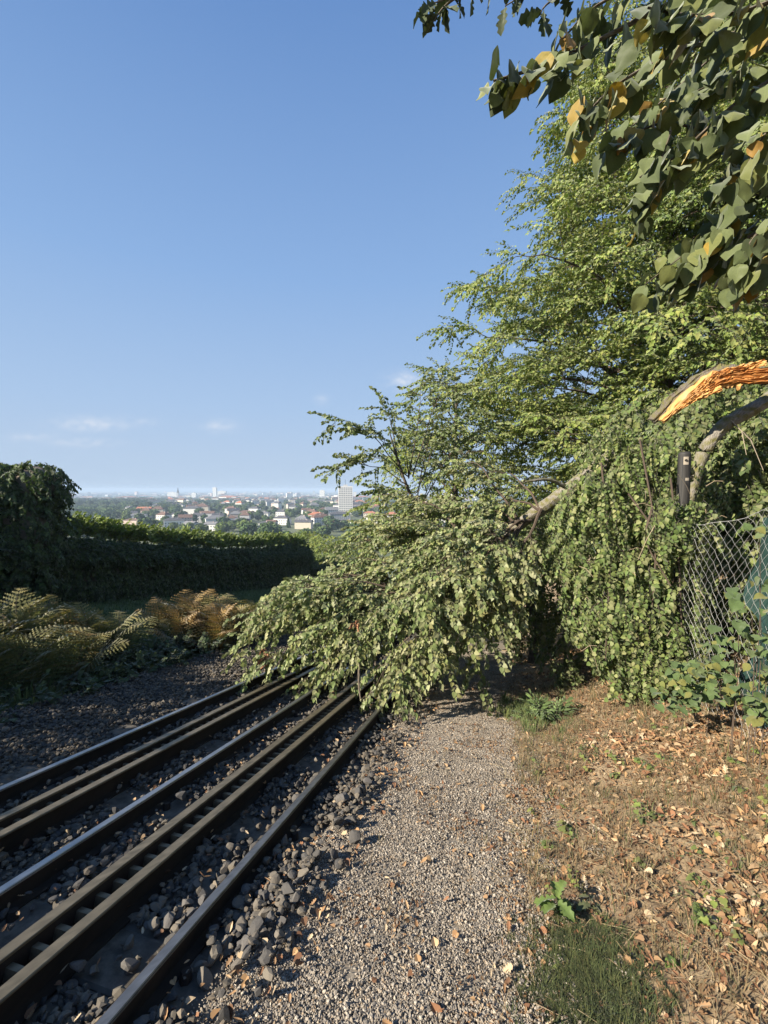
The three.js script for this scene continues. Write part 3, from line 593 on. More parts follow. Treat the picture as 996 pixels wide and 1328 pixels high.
function fencePoint(u, v, off = 0) {                                     // u along, v height 0..1
  const s = FS + off + .07 * Math.sin(u * 2.1) * v + .05 * nz(u * 1.3, v * 2, 6) + .12 * v * v * Math.max(0, 1 - Math.abs(u - 4.3)), h = (2.02 - .12 * sstep(3.2, 4.4, u) + .03 * Math.sin(u * 5));
  const [x, z] = XZ(s, u); return V3(x, HS(FS, u) - .02 + v * h, z);
}
{
  const g = top(new THREE.Group(), 'chain_link_fence', 'sagging galvanised chain-link fence draped along the bank', 'fence');
  const mWire = std({ color: col(.36, .36, .35), roughness: .55, metalness: .3 });
  const u0 = 1.6, u1 = 5.3, cell = .05, nW = Math.floor((u1 - u0) / cell), rows = 17;
  for (let k = 0; k < nW; k++) {
    const pts = []; for (let j = 0; j <= rows * 2; j++) pts.push(fencePoint(u0 + (k + (j + k) % 2) * cell, j / (rows * 2), (j % 2 ? .004 : -.004)));
    part(g, 'wire', new GB().tube(pts, [.0013], 4).geo(), mWire);
  }
  const tp = []; for (let i = 0; i <= 30; i++) tp.push(fencePoint(u0 + (u1 - u0) * i / 30, 1)); part(g, 'top_wire', new GB().tube(tp, [.0025], 5).geo(), mWire);
}
{
  const P = [], I = [], nu = 90, nv = 34;
  for (let i = 0; i <= nu; i++) for (let j = 0; j <= nv; j++) { const v = j / nv, u = 1.5 + (2.75 + .35 * nz(v * 3, 2, 7) + .25 * v) * i / nu, p = fencePoint(u, .04 + v * .97 + .02 * Math.sin(u * 7), .12 + .09 * nz(u * 3, v * 2, 1) + .035 * Math.sin(u * 13 + v * 6) + .03 * nz(u * 9, v * 7, 4)); P.push(p.x, p.y, p.z); }
  for (let i = 0; i < nu; i++) for (let j = 0; j < nv; j++) { const a = i * (nv + 1) + j, b = a + nv + 1; I.push(a, a + 1, b, b, a + 1, b + 1); }
  const g = new THREE.BufferGeometry(); g.setAttribute('position', new THREE.Float32BufferAttribute(P, 3)); g.setIndex(I); g.computeVertexNormals();
  top(new THREE.Mesh(g, std({ color: col(.006, .03, .025), roughness: .8, side: THREE.DoubleSide })), 'privacy_net', 'dark green privacy net hung behind the chain-link fence', 'net');
}

// ------------------------------------------------------------------ ivy wall, ferns, grass on the far side of the rails
const hedgeSpray = [1, 2, 3].map(k => spray(k * 29 + 5, { kind: 'ivy', n: 15, len: .5, leaf: .12, droop: .6, colors: [[.05, .085, .02], [.07, .11, .025], [.09, .13, .03], [.04, .065, .018]], hang: .8, messy: .7 }));
{
  const SH = -14.4;
  const top_ = u => 2.5 + .3 * sstep(18, 25, u) + .35 * sstep(23, 26.5, u) + .14 * nz(u * .6, 2, 2) + .07 * nz(u * 2, 5, 2);
  const mCore = std({ map: tex(256, 1, (u, v, n) => mix3([.12, .10, .08], [.22, .19, .155], clamp(.5 + fbm(n, u, v, 7, 2), 0, 1))), roughness: 1 });
  const core = (u0, u1, hf, wid) => {
    const b = new GB(), N = 40, ring = u => { const h = hf(u), w = wid, q = [[w, -.3], [w * .95, h * .5], [w * .8, h * .85], [w * .35, h], [-w * .4, h], [-w * .9, h * .8], [-w, -.3]]; return q.map(([ds, y]) => onGround(SH - .1 + ds, u, y - .22)); };
    for (let i = 0; i < N; i++) { const a = ring(u0 + (u1 - u0) * i / N), c = ring(u0 + (u1 - u0) * (i + 1) / N); for (let j = 0; j < 6; j++) b.quad(a[j], a[j + 1], c[j + 1], c[j]); }
    for (const u of [u0, u1]) { const a = ring(u); for (let j = 1; j < 6; j++) b.tri(a[0], a[j], a[j + 1]); }
    return b.geo();
  };
  const leafOn = (crown, u0, u1, hf, wid, n, seed) => {
    const r = RNG(seed);
    for (let k = 0; k < n; k++) {
      const u = rr(u0, u1, r), h = hf(u), a = rr(-.5, 2.1, r); let ds, y, nn;
      if (a < 1) { const f = Math.max(0, a < 0 ? r() * .6 : a); ds = wid * (1 - .22 * f * f) + .1 * nz(u * 1.5, f * 4, 7); y = f * h; nn = V3(CT, .25, ST); }
      else { ds = rr(-1.0, .85, r) * wid; y = h - .12 * Math.max(0, Math.abs(ds / wid) - .4) + rr(-.08, .26, r) + .1 * nz(u * 2, ds * 3, 4); nn = V3(-.3, 1, .1); }
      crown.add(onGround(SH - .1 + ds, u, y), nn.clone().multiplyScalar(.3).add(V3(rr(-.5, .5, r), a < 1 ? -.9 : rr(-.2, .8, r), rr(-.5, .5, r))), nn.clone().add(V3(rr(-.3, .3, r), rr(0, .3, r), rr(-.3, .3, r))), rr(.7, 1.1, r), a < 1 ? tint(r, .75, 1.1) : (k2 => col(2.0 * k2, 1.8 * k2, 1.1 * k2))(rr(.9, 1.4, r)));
    }
  };
  const brow = (crown, u0, u1, hf, wid, n, seed) => { const r = RNG(seed); for (let k = 0; k < n; k++) { const u = rr(u0, u1, r), h = hf(u), f = rr(.0, 1, r), ds = wid * (.95 - .5 * f * f) + rr(-.06, .1, r), y = h * (.7 + .22 * f) + rr(-.05, .1, r); crown.add(onGround(SH - .1 + ds, u, y), V3(CT * .6 + rr(-.5, .5, r), rr(-.8, .35, r), ST + rr(-.6, .6, r)), V3(CT * .7, 1, ST * .7), rr(.75, 1.1, r), tint(r, .8, 1.3)); } };
  const g = top(new THREE.Group(), 'ivy_wall', 'long wall overgrown with dark ivy, its top edge catching light', 'hedge');
  part(g, 'wall', core(4, 28.8, u => top_(u) - .1, .46), mCore);
  let c = new Crown(hedgeSpray, 5); leafOn(c, 4, 29.2, top_, .7, 6800, 9); brow(c, 4, 29.3, top_, .72, 3600, 10);
  { const r = RNG(8); for (let k = 0; k < 180; k++) { const h = top_(29); c.add(onGround(SH + rr(-.7, .6, r), 29.2 + rr(0, .4, r), rr(.1, h, r)), V3(.5, -.8, -.5), V3(ST, .3, -CT), 1, tint(r)); } }
  c.build(g, mLeaf);
  const low = u => 1.9 + .1 * nz(u, 1, 1);
  const g3 = top(new THREE.Group(), 'ivy_wall', 'lower end of the ivy wall beyond its hump', 'hedge');
  part(g3, 'wall', core(29.8, 38, u => low(u) - .1, .42), mCore); c = new Crown(hedgeSpray, 6); leafOn(c, 29.8, 38, low, .62, 900, 19); brow(c, 29.8, 38, low, .64, 700, 11); c.build(g3, mLeaf);
  // the tall rounded clump, and the high wall of it that goes on out of the frame
  const g2 = top(new THREE.Group(), 'ivy_clump', 'tall rounded ivy clump standing over the long dark wall', 'ivy clump');
  const e = at(22, 660, 13.2), lumps = [[e.clone().add(V3(0, -.5, 0)), 1.25, 1.75, 1.0], [at(45, 628, 13.3), .85, .72, .8], [at(-20, 640, 12.9), 1.2, 1.0, 1], [e.clone().add(V3(-.6, -2.0, .3)), 1.5, 1.8, 1.1]];
  const bodies = lumps.map(([q, a, b2, c2]) => { const s = new THREE.SphereGeometry(1, 20, 14); s.scale(a * .72, b2 * .78, c2 * .72); s.translate(q.x, q.y, q.z); return s; });
  part(g2, 'core', mergeGeometries(bodies), mCore);
  lumpMass(g2, lumps, hedgeSpray, mLeaf, { n: 2000, seed: 51, down: .6, scale: .9, tn: r => tint(r, .8, 1.2), fill: .1 });
}
{ // green bush beyond the wall
  const g = top(new THREE.Group(), 'bush', 'bright green bush beyond the far end of the ivy wall', 'bush');
  const lumps = [L(395, 708, 44, 2.4, 1.6, 2), L(425, 712, 42, 2, 1.5, 2), L(372, 716, 46, 2, 1.4, 2), L(450, 720, 42, 2.4, 1.6, 2)];
  for (const l of lumps) l[0].y = Math.max(l[0].y, H(l[0].x, l[0].z) + .4);
  lumpMass(g, lumps, limeFar, mLeaf, { n: 1300, seed: 61, down: .4, scale: 1.5, tn: r => tint(r, .9, 1.2), fill: .3 });
  part(g, 'stem', smoothTube([baseOf(lumps[0][0].x, lumps[0][0].z, -.2), lumps[0][0].clone().add(V3(0, .2, 0))], [.1, .05], 6, 4, 0, 1), mBark);
}
// ferns
const frondGeos = [0, 1, 2, 3, 4].map(k => {
  const r = RNG(700 + k), b = new GB(), Lf = 1, N = 20, pts = [];
  const curve = t => V3(t * .8 * Lf, (.62 * t - .42 * t * t * t) * Lf, .06 * Math.sin(t * 3 + k)), rust = k >= 3;
  for (let i = 0; i <= 8; i++) pts.push(curve(i / 8)); b.tube(pts, [.006, .0055, .005, .004, .0035, .003, .002, .0015, .001], 3, [.09, .07, .03]);
  for (let i = 3; i < N; i++) for (const sd of [-1, 1]) {
    const t = i / N, p = curve(t), tg = curve(Math.min(1, t + .03)).sub(curve(t - .03)).normalize(), w = .26 * Math.sin(Math.PI * clamp(t * .88 + .1, 0, 1)) ** .9 * rr(.85, 1.1, r);
    const dir = V3(0, 0, sd).addScaledVector(tg, .45).add(V3(0, rr(-.28, .05, r), 0)).normalize(), nrm = tg.clone().cross(dir).normalize().multiplyScalar(sd), wd = .05 * rr(.85, 1.1, r);
    const m = clamp(t * t * 1.1 + (rust ? .3 : .02) + rr(-.25, .25, r), 0, 1), c = mix3([.065, .10, .024], rust ? [.32, .20, .055] : [.24, .20, .05], m);
    const P = (x, z) => p.clone().addScaledVector(dir, x * w).addScaledVector(tg, z * wd).add(V3(0, -.09 * x * x * w, 0));
    // toothed pinna: zigzag edge either side of its rib
    const teeth = 5;
    for (let q = 0; q < teeth; q++) { const x0 = q / teeth, x1 = (q + 1) / teeth, taper = 1 - .75 * x0; for (const e of [-1, 1]) b.tri(P(x0, 0), P(x1 * .98, e * .5 * taper), P(x1, 0), c); }
  }
  return b.geo();
});
{
  const r = RNG(17);
  const fern = (px, py, d, h, n, rusty, label, group) => {
    const p = at(px, py, d), g = top(new THREE.Group(), 'fern', label, 'fern', group); g.position.set(p.x, H(p.x, p.z) - .03, p.z);
    for (let k = 0; k < n; k++) {
      const f = part(g, 'frond', frondGeos[r() < rusty ? 3 + Math.floor(r() * 2) : Math.floor(r() * 3)], mLeafMatt), az = k / n * 6.28 + rr(-.3, .3, r), st = rr(.45, 1.15, r);
      f.rotation.order = 'YZX'; f.rotation.set(rr(-.3, .3, r), az, st); f.scale.setScalar(h * rr(.7, 1.1, r));
    }
  };
  const A = 'large olive fern with tall arching fronds, tips turning yellow', B = 'fern turning rusty orange, growing against the shaded lawn';
  for (const [x, y, d, h] of [[-30, 860, 6.0, 1.5], [25, 850, 6.3, 1.55], [70, 850, 6.6, 1.4], [110, 850, 7.0, 1.35], [140, 855, 6.9, 1.2], [-10, 900, 5.3, 1.2], [50, 890, 5.6, 1.15], [100, 880, 6.1, 1.1], [-60, 870, 5.6, 1.5], [5, 830, 7.4, 1.35], [60, 825, 7.8, 1.3], [150, 840, 7.4, 1.0]]) fern(x, y, d, h, 13, .22, A, 'olive ferns beside the shaded track');
  for (const [x, y, d, h] of [[215, 840, 8.8, 1.25], [245, 838, 8.9, 1.45], [275, 838, 9.0, 1.4], [305, 840, 9.0, 1.35], [232, 845, 8.3, 1.1], [290, 846, 8.4, 1.2], [330, 840, 9.2, 1.3], [262, 830, 9.6, 1.4]]) fern(x, y, d, h, 13, .75, B, 'rusty ferns beside the shaded track');
}
const tuftGeo = (seed, n, h, sp, cols, w = .004) => { const r = RNG(seed), b = new GB(); for (let i = 0; i < n; i++) { const a = r() * 6.28, q = r() * sp, p = V3(Math.cos(a) * q, 0, Math.sin(a) * q), l = h * rr(.5, 1.1, r), le = rr(.1, .8, r) * l, d = V3(Math.cos(a + rr(-.7, .7, r)) * le, 0, Math.sin(a) * le), c = pick(cols, r), sdv = V3(-d.z, 0, d.x).normalize().multiplyScalar(w * rr(.6, 1.3, r)); const m = p.clone().addScaledVector(d, .35).add(V3(0, l * .65, 0)), t = p.clone().add(d).add(V3(0, l * .85, 0)); b.tri(p.clone().sub(sdv), p.clone().add(sdv), m.clone().add(sdv), c); b.tri(p.clone().sub(sdv), m.clone().add(sdv), m.clone().sub(sdv), c); b.tri(m.clone().sub(sdv), m.clone().add(sdv), t, c); } return b.geo(); };
const LAWN = [[.09, .14, .035], [.12, .17, .045], [.15, .19, .06], [.08, .12, .03]], GREEN = [[.05, .085, .02], [.07, .11, .025], [.09, .13, .04], [.045, .07, .02]], STRAW = [[.28, .205, .10], [.21, .15, .07], [.35, .27, .15], [.15, .11, .05]], OLIVE = [[.065, .085, .016], [.09, .105, .022], [.05, .07, .014], [.11, .11, .03]];
const mBlade = leafMat({ clearcoat: 0 });
{
  const r = RNG(33), lists = [[], []], gs = [tuftGeo(1, 22, .16, .16, LAWN, .006), tuftGeo(2, 22, .12, .18, LAWN, .006)];
  for (let k = 0; k < 7000; k++) { const u = 1 + Math.pow(r(), .8) * 34, s = -5.4 - r() * 8.7; if (u < 4 && s > -8 && r() < .5) continue; _o.position.copy(onGround(s, u)); _o.rotation.set(0, r() * 6.28, 0); _o.scale.setScalar(rr(.7, 1.6, r)); _o.updateMatrix(); lists[k % 2].push([_o.matrix.clone(), tint(r, .7, 1.2)]); }
  lists.forEach((l, i) => instances(lawn, 'grass', gs[i], mBlade, l));
  // nettles and ground cover between ballast and ferns
  const g = top(new THREE.Group(), 'ground_cover', 'low patch of dark leafy weeds between the ferns and the ballast', 'weeds', null, 'stuff');
  const geos = [1, 2, 3].map(k => spray(k * 37 + 5, { kind: 'heart', n: 12, len: .28, leaf: .075, droop: .2, colors: GREEN, hang: .3, messy: .6 })), c = new Crown(geos, 12);
  for (let k = 0; k < 800; k++) { const u = 5 + r() * 6.5, s = -5.1 - r() * 1.6 - .25 * (u < 6.5 ? 1 : 0); c.add(onGround(s, u, rr(.02, .28, r)), V3(rr(-1, 1, r), rr(-.1, .7, r), rr(-1, 1, r)), V3(0, 1, 0), rr(.6, 1.1, r), tint(r, .7, 1.1)); }
  for (let k = 0; k < 260; k++) { const u = 1 + r() * 5, s = -5.1 - r() * 1.2; c.add(onGround(s, u, rr(.02, .2, r)), V3(rr(-1, 1, r), rr(-.1, .7, r), rr(-1, 1, r)), V3(0, 1, 0), rr(.6, 1.1, r), tint(r, .6, 1)); }
  c.build(g, mLeaf);
}

// ------------------------------------------------------------------ the bank: dry leaves, grasses, seedlings
const dryGeos = [0, 1, 2, 3, 4].map(k => { const r = RNG(k + 60), b = new GB(); const kind = ['oak', 'heart', 'narrow', 'oak', 'heart'][k]; leafTris(b, kind, 1, new THREE.Matrix4().makeTranslation(-.5, .12, 0), [1, 1, 1], rr(.3, .7, r), rr(-.5, .5, r)); const g = b.geo(); g.deleteAttribute('color'); return g; });
const DRYC = [[.31, .18, .085], [.37, .25, .14], [.22, .105, .05], [.43, .33, .21], [.15, .075, .036], [.33, .20, .095], [.25, .15, .075]];
const dryMats = DRYC.map(c => std({ color: col(...c), roughness: .85, side: THREE.DoubleSide })), mDryI = std({ color: col(1, 1, 1), roughness: .85, side: THREE.DoubleSide });
{
  const r = RNG(44), all = [];
  for (let k = 0; k < 30000; k++) {
    const u = .4 + Math.pow(r(), 1.3) * 8.5, s = -.6 + r() * 5.2;
    let d = s < .0 ? .05 : s < .35 ? .2 : .42 + .55 * sstep(-.15, .5, nz(s * 1.1, u * 1.1, 12)) + .5 * sstep(1.0, 1.9, s) * sstep(1.3, 2.4, u);
    if (s > .9 && u > 3.2) d += .5;
    if (r() > d) continue;
    all.push({ s, u, size: rr(.014, .052, r) * (s > 1.3 && u > 2 ? 1.35 : 1), z: u, y: rr(.022, .05, r) });
  }
  for (let k = 0; k < 3200; k++) { const u = 1.3 + r() * 3.2, s = 1.0 + r() * 1.6; if (nz(s * 1.4, u * 1.4, 40) + r() * .5 > .1) all.push({ s, u, size: rr(.02, .056, r), y: rr(.03, .07, r) }); }
  for (let k = 0; k < 900; k++) { const s = -1.3 + r() * .55 - (r() < .45 ? r() * 1.6 : 0); all.push({ s, u: .8 + r() * 5.5, size: rr(.018, .045, r), y: s < -1.2 ? .075 : .05 }); }
  for (const o of all) { const p = onGround(o.s, o.u), px = CX + F * p.x / -p.z; o.vis = -p.z > .7 && px > 0 && px < 996 && p.y > EYE.y + 1.1 * p.z ? o.size / -p.z : 0; }
  all.sort((a, b) => b.vis - a.vis);
  const lists = dryGeos.map(() => []);
  all.forEach((o, i) => {
    _o.position.copy(onGround(o.s, o.u, o.y)); _o.rotation.set(rr(-.5, .5, r), r() * 6.28, rr(-.5, .5, r)); _o.scale.set(o.size, o.size * rr(.6, 1.4, r), o.size * rr(.7, 1.1, r)); _o.updateMatrix();
    const q = Math.floor(r() * 5);
    if (i < 300) { const m = part(bank, 'dry_leaf', dryGeos[q], pick(dryMats, r)); m.position.copy(_o.position); m.rotation.copy(_o.rotation); m.scale.copy(_o.scale); }
    else { const c = pick(DRYC, r), f = rr(.7, 1.15, r); lists[q].push([_o.matrix.clone(), col(c[0] * f, c[1] * f, c[2] * f)]); }
  });
  lists.forEach((l, i) => instances(bank, 'leaf_litter', dryGeos[i], mDryI, l));
  const crumbs = dryGeos.map(() => []);
  for (let k = 0; k < 80000; k++) {
    const u = .5 + Math.pow(r(), 1.25) * 7, s = -.9 + r() * 4.6, v = nz(s * 1.7, u * 1.7, 15) + .5 * nz(s * 5, u * 5, 3);
    if (r() > (s < -.3 ? .06 : s < .5 ? .06 + .7 * sstep(-.3, .5, s) : .74) + .8 * v) continue;
    _o.position.copy(onGround(s, u, rr(.034, .05, r))); _o.rotation.set(rr(-.8, .8, r), r() * 6.28, rr(-.8, .8, r)); _o.scale.set(rr(.008, .03, r), .014, rr(.007, .022, r)); _o.updateMatrix();
    const c = pick(DRYC.concat([[.16, .08, .035], [.12, .065, .03], [.2, .11, .05]]), r), f = rr(.5, 1, r); crumbs[k % 5].push([_o.matrix.clone(), col(c[0] * f, c[1] * f, c[2] * f)]);
  }
  crumbs.forEach((l, i) => instances(bank, 'leaf_crumbs', dryGeos[i], mDryI, l));
}
const scatter = (parent, name, geos, mat, n, seed, fn) => { const r = RNG(seed), lists = geos.map(() => []); for (let k = 0; k < n; k++) { const q = fn(r); if (!q) continue; _o.position.copy(onGround(q[0], q[1], q[2] || .02)); _o.rotation.set(0, r() * 6.28, 0); _o.scale.setScalar(q[3] || 1); _o.updateMatrix(); lists[k % geos.length].push([_o.matrix.clone(), q[4] || tint(r, .8, 1.15)]); } lists.forEach((l, i) => instances(parent, name, geos[i], mat, l)); };
{
  const straw = [tuftGeo(5, 12, .09, .05, STRAW, .0016), tuftGeo(6, 9, .13, .06, STRAW.concat(OLIVE), .0016)];
  scatter(bank, 'dry_grass', straw, mBlade, 7000, 71, r => { const s = .15 + r() * 4, u = .6 + r() * 6; return !(Math.hypot((s - .38) / .3, (u - 1.9) / .45) < 1) && nz(s * 1.6, u * 1.6, 20) > -.2 + .25 * r() && [s, u, .02, rr(.5, 1.2, r)]; });
  scatter(path, 'dry_grass', straw, mBlade, 120, 72, r => { const s = -.75 + r() * .9, u = .8 + r() * 5; return nz(s * 3, u * 3, 22) > .15 && [s, u, .02, rr(.3, .7, r)]; });
  // straw lying flat
  const stalks = [new GB().tube([V3(-.09, .004, 0), V3(0, .018, .012), V3(.1, .006, -.01)], [.0013], 3, [.42, .33, .19]).geo(), new GB().tube([V3(-.06, .004, .01), V3(0, .012, -.01), V3(.07, .02, .01)], [.001], 3, [.33, .24, .13]).geo()];
  scatter(bank, 'straw', stalks, mBlade, 6500, 73, r => [.0 + r() * 4, .6 + r() * 6, .03, rr(.4, 1.3, r)]);
  // fresh green tuft beside the path
  const g1 = groundAt(690, 930), [s1, u1] = SU(g1.x, g1.z), t1 = top(new THREE.Group(), 'grass_tuft', 'fresh green grass tuft on the bank edge near the fallen crown', 'grass tuft', null, 'stuff');
  scatter(t1, 'blades', [tuftGeo(8, 26, .17, .05, [[.15, .19, .05], [.19, .225, .065], [.11, .16, .04], [.24, .25, .09]], .003)], mBlade, 150, 74, r => [s1 - .02 + (r() + r() + r() - 1.5) * .42, u1 + .05 + (r() + r() + r() - 1.5) * .55, .02, rr(.35, 1.0, r)]);
  const cw = new Crown([1, 2].map(k => spray(k * 41, { kind: 'narrow', n: 14, len: .2, leaf: .085, droop: .3, colors: [[.12, .19, .045], [.15, .22, .06], [.09, .14, .035]], hang: .3 })), 3), rw = RNG(9);
  for (let k = 0; k < 34; k++) cw.add(onGround(s1 + rr(-.02, .3, rw), u1 + rr(-.3, -.05, rw), rr(.02, .14, rw)), V3(rr(-1, 1, rw), rr(.1, .9, rw), rr(-1, 1, rw)), V3(0, 1, 0), rr(.7, 1.1, rw)); cw.build(t1, mLeaf);
  // the dark cushion of fine grass
  const g2 = groundAt(760, 1265), [s2, u2] = SU(g2.x, g2.z), t2 = top(new THREE.Group(), 'moss_cushion', 'dark olive cushion of fine moss-like grass on the bank edge', 'moss', null, 'stuff');
  scatter(t2, 'blades', [tuftGeo(11, 40, .075, .035, OLIVE, .0016), tuftGeo(12, 40, .06, .035, OLIVE.concat(GREEN), .0016)], mBlade, 1300, 75, r => { const a = r() * 6.28, q = Math.sqrt(-Math.log(1 - r() * .97)) * .75 * (1 + .5 * nz(Math.cos(a) * 1.7, Math.sin(a) * 1.7, 5)); return [s2 + Math.cos(a) * .25 * q, u2 - .1 + Math.sin(a) * .36 * q, .015, rr(.45, 1.15, r) * (1.1 - .35 * Math.min(1, q))]; });
  const clodM = std({ color: col(1, 1, 1), roughness: 1 });
  { const r = RNG(81), ls = stones0.map(() => []); for (let k = 0; k < 7000; k++) { const s = .1 + r() * 3.8, u = .7 + Math.pow(r(), 1.2) * 5.5, z = rr(.003, .008, r) + (r() < .06 ? .008 : 0); _o.position.copy(onGround(s, u, .03)); _o.rotation.set(r() * 6, r() * 6, r() * 6); _o.scale.setScalar(z); _o.updateMatrix(); const f = rr(.6, 1.25, r); ls[k % 4].push([_o.matrix.clone(), col(.27 * f, .205 * f, .13 * f)]); } ls.forEach((l, i) => instances(bank, 'clods', stones0[i], clodM, l)); }
  // thin green seedlings here and there
  const weeds = [1, 2, 3].map(k => spray(k * 47, { kind: 'ivy', n: 7, len: .08, leaf: .032, droop: -.8, colors: [[.14, .18, .03], [.10, .14, .03], [.18, .20, .04]], hang: .1, messy: .9 }));
  scatter(bank, 'weeds', weeds, mLeaf, 1300, 76, r => { const s = .3 + r() * 3, u = .9 + r() * 4.5; return nz(s * 2.2, u * 2.2, 31) > .08 && [s, u, .03, rr(.6, 1.4, r)]; });
}
const leafVeins = tex(256, 1, (u, v, n) => {
  const z = Math.abs(v - .5), side = Math.abs(((u - z * .75) * 7.5 % 1 + 1) % 1 - .5) * 2;
  const vein = Math.max(sstep(.022, .006, z), .75 * sstep(.14, .03, 1 - side) * sstep(.5, .0, z));
  return mix3(mix3([.66, .68, .6], [.95, .95, .9], clamp(.5 + fbm(n, u, v, 9, 3) * .8, 0, 1)), [1, 1, .85], vein * .7);
});
const nearLeaf = (kind, seed, fold, bend) => {
  const o = LEAF[kind], nx = kind === 'oak' ? 18 : 10, P = [], U = [], I = [], x0 = Math.min(...o.map(q => q[0]));
  const half = x => { let w = 0; for (let i = 0; i + 1 < o.length; i++) { const [a, b] = [o[i], o[i + 1]]; if (b[0] > a[0] && x >= a[0] && x <= b[0]) w = Math.max(w, a[1] + (b[1] - a[1]) * (x - a[0]) / (b[0] - a[0])); } return w; };
  const round = kind === 'near' || kind === 'heart';
  for (let i = 0; i <= nx; i++) for (let j = -2; j <= 2; j++) {
    const t = i / nx, q = j / 2, w = round ? .5 * Math.pow(Math.max(0, Math.sin(Math.PI * Math.pow(t, .6))), .8) * (1 - .18 * sstep(.55, .95, t)) : half(clamp(t, .012, .995)), z = q * w;
    const x = t - (round ? .15 * q * q * (1 - t) ** 3 : 0);
    P.push(x, fold * Math.abs(z) - bend * x * x + .03 * Math.sin(x * 9 + seed * 2 + q * 2) * Math.abs(q) + .02 * Math.sin(seed * 5 + z * 12), z); U.push(x, z + .5);
  }
  for (let i = 0; i < nx; i++) for (let j = 0; j < 4; j++) { const a = i * 5 + j, b = a + 5; I.push(a, a + 1, b, b, a + 1, b + 1); }
  const g = new THREE.BufferGeometry(); g.setAttribute('position', new THREE.Float32BufferAttribute(P, 3)); g.setAttribute('uv', new THREE.Float32BufferAttribute(U, 2)); g.setIndex(I); g.computeVertexNormals(); return g;
};
const leafSolid = (c, o = {}) => new THREE.MeshPhysicalMaterial({ color: col(...c), map: leafVeins, roughness: .9, transmission: .36, thickness: 0, clearcoat: .12, clearcoatRoughness: .4, side: THREE.DoubleSide, ...o });
function seedling(px, py, name, label, cat, nl, size, h, cols, kind, group) {
  const f = groundAt(px, py), g = top(new THREE.Group(), name, label, cat, group); g.position.copy(f).add(V3(0, .02, 0)); const r = RNG(px + py);
  const geos = [nearLeaf(kind, 1, .25, .2), nearLeaf(kind, 2, .35, .35)], mats = cols.map(c => leafSolid(c));
  part(g, 'stem', new GB().tube([V3(0, -.03, 0), V3(.005, h * .5, 0), V3(-.01, h, .01)], [.003, .0025, .002], 5).geo(), mTwig);
  for (let k = 0; k < nl; k++) { const a = k * 2.4 + r(), t = .35 + .65 * k / nl, d = V3(Math.cos(a), rr(-.1, .7, r), Math.sin(a)), m = part(g, 'leaf', geos[k % 2], mats[k % mats.length]); m.applyMatrix4(frame(d, V3(0, 1, 0), rr(-.5, .5, r)).scale(V3(size, size, size).multiplyScalar(rr(.75, 1.2, r))).setPosition(V3(0, h * t, 0))); }
}
const FRESH = [[.14, .22, .035], [.17, .25, .045], [.11, .18, .03]];
seedling(722, 1205, 'oak_seedling', 'small oak seedling with lobed bright leaves behind the moss cushion', 'seedling', 11, .105, .15, FRESH, 'oak');
seedling(765, 1190, 'oak_seedling', 'smaller pale oak seedling beside the bright lobed one', 'seedling', 5, .065, .09, [[.12, .13, .05], [.1, .12, .05]], 'oak');
seedling(905, 1205, 'bindweed_seedling', 'little pair-leaved seedling on bare sand beside curled brown leaves', 'seedling', 5, .045, .06, FRESH, 'heart');
seedling(885, 1180, 'weed_seedling', 'spindly upright weed with thin pale leaves on the sandy bank', 'seedling', 6, .05, .12, [[.12, .13, .04]], 'narrow');
seedling(735, 1085, 'weed_seedling', 'yellow-green weed among the dry leaves midway up the bank', 'seedling', 7, .045, .05, [[.18, .2, .03], [.14, .17, .03]], 'ivy');
seedling(870, 1260, 'weed_seedling', 'flat two-leaved weed beside a bare sandy patch', 'seedling', 4, .04, .035, FRESH, 'heart');

// undergrowth with large leaves at the foot of the fence
{
  const r = RNG(66), mats = [[.09, .15, .035], [.12, .185, .05], [.07, .12, .03], [.14, .19, .07], [.2, .2, .04]].map(c => leafSolid(c)), geos = [nearLeaf('heart', 1, .15, .2), nearLeaf('near', 2, .25, .3), nearLeaf('ivy', 3, .2, .1)];
  const bush = (name, label, list, n, size, seed) => {
    const g = top(new THREE.Group(), name, label, 'shrub'), q = RNG(seed);
    for (let k = 0; k < n; k++) {
      const [px, py, d, sx, sy] = pick(list, q), p = at(px + rr(-sx, sx, q), py + rr(-sy, sy, q), d + rr(-.25, .25, q)); p.y = Math.max(p.y, H(p.x, p.z) + .05);
      const m = part(g, 'leaf', pick(geos, q), pick(mats, q)), d2 = V3(rr(-1, .4, q), rr(-.7, .3, q), rr(-.3, 1, q)), s = size * rr(.6, 1.2, q);
      m.applyMatrix4(frame(d2, V3(rr(-.8, .2, q), .9, rr(-.2, .8, q)), rr(-.4, .4, q)).scale(V3(s, s, s)).setPosition(p));
    }
    list.forEach(([px, py, d], k) => { const e = at(px, py, d), f = baseOf(e.x + .05, e.z - .05, -.03); part(g, 'stem', smoothTube([f, f.clone().lerp(e, .6).add(V3(.1, .03, -.08)), e], [.0035, .003, .002], 5, 6, 0, k), mTwig); });
  };
  bush('hazel_shrub', 'broad-leaved shrub pushing up in front of the chain-link fence', [[985, 760, 2.9, 16, 24], [975, 800, 2.9, 25, 22], [950, 830, 3.1, 22, 18], [990, 850, 2.8, 20, 25], [985, 690, 3.1, 14, 10], [955, 770, 3.1, 12, 8]], 64, .07, 5);
  bush('bank_shrub', 'low leafy undergrowth at the foot of the fence above the dry leaves', [[960, 890, 3.1, 40, 20], [915, 890, 3.5, 40, 18], [985, 920, 2.8, 20, 18], [930, 850, 3.6, 25, 20], [880, 905, 3.6, 30, 14], [900, 870, 3.8, 30, 12]], 260, .068, 6);
}

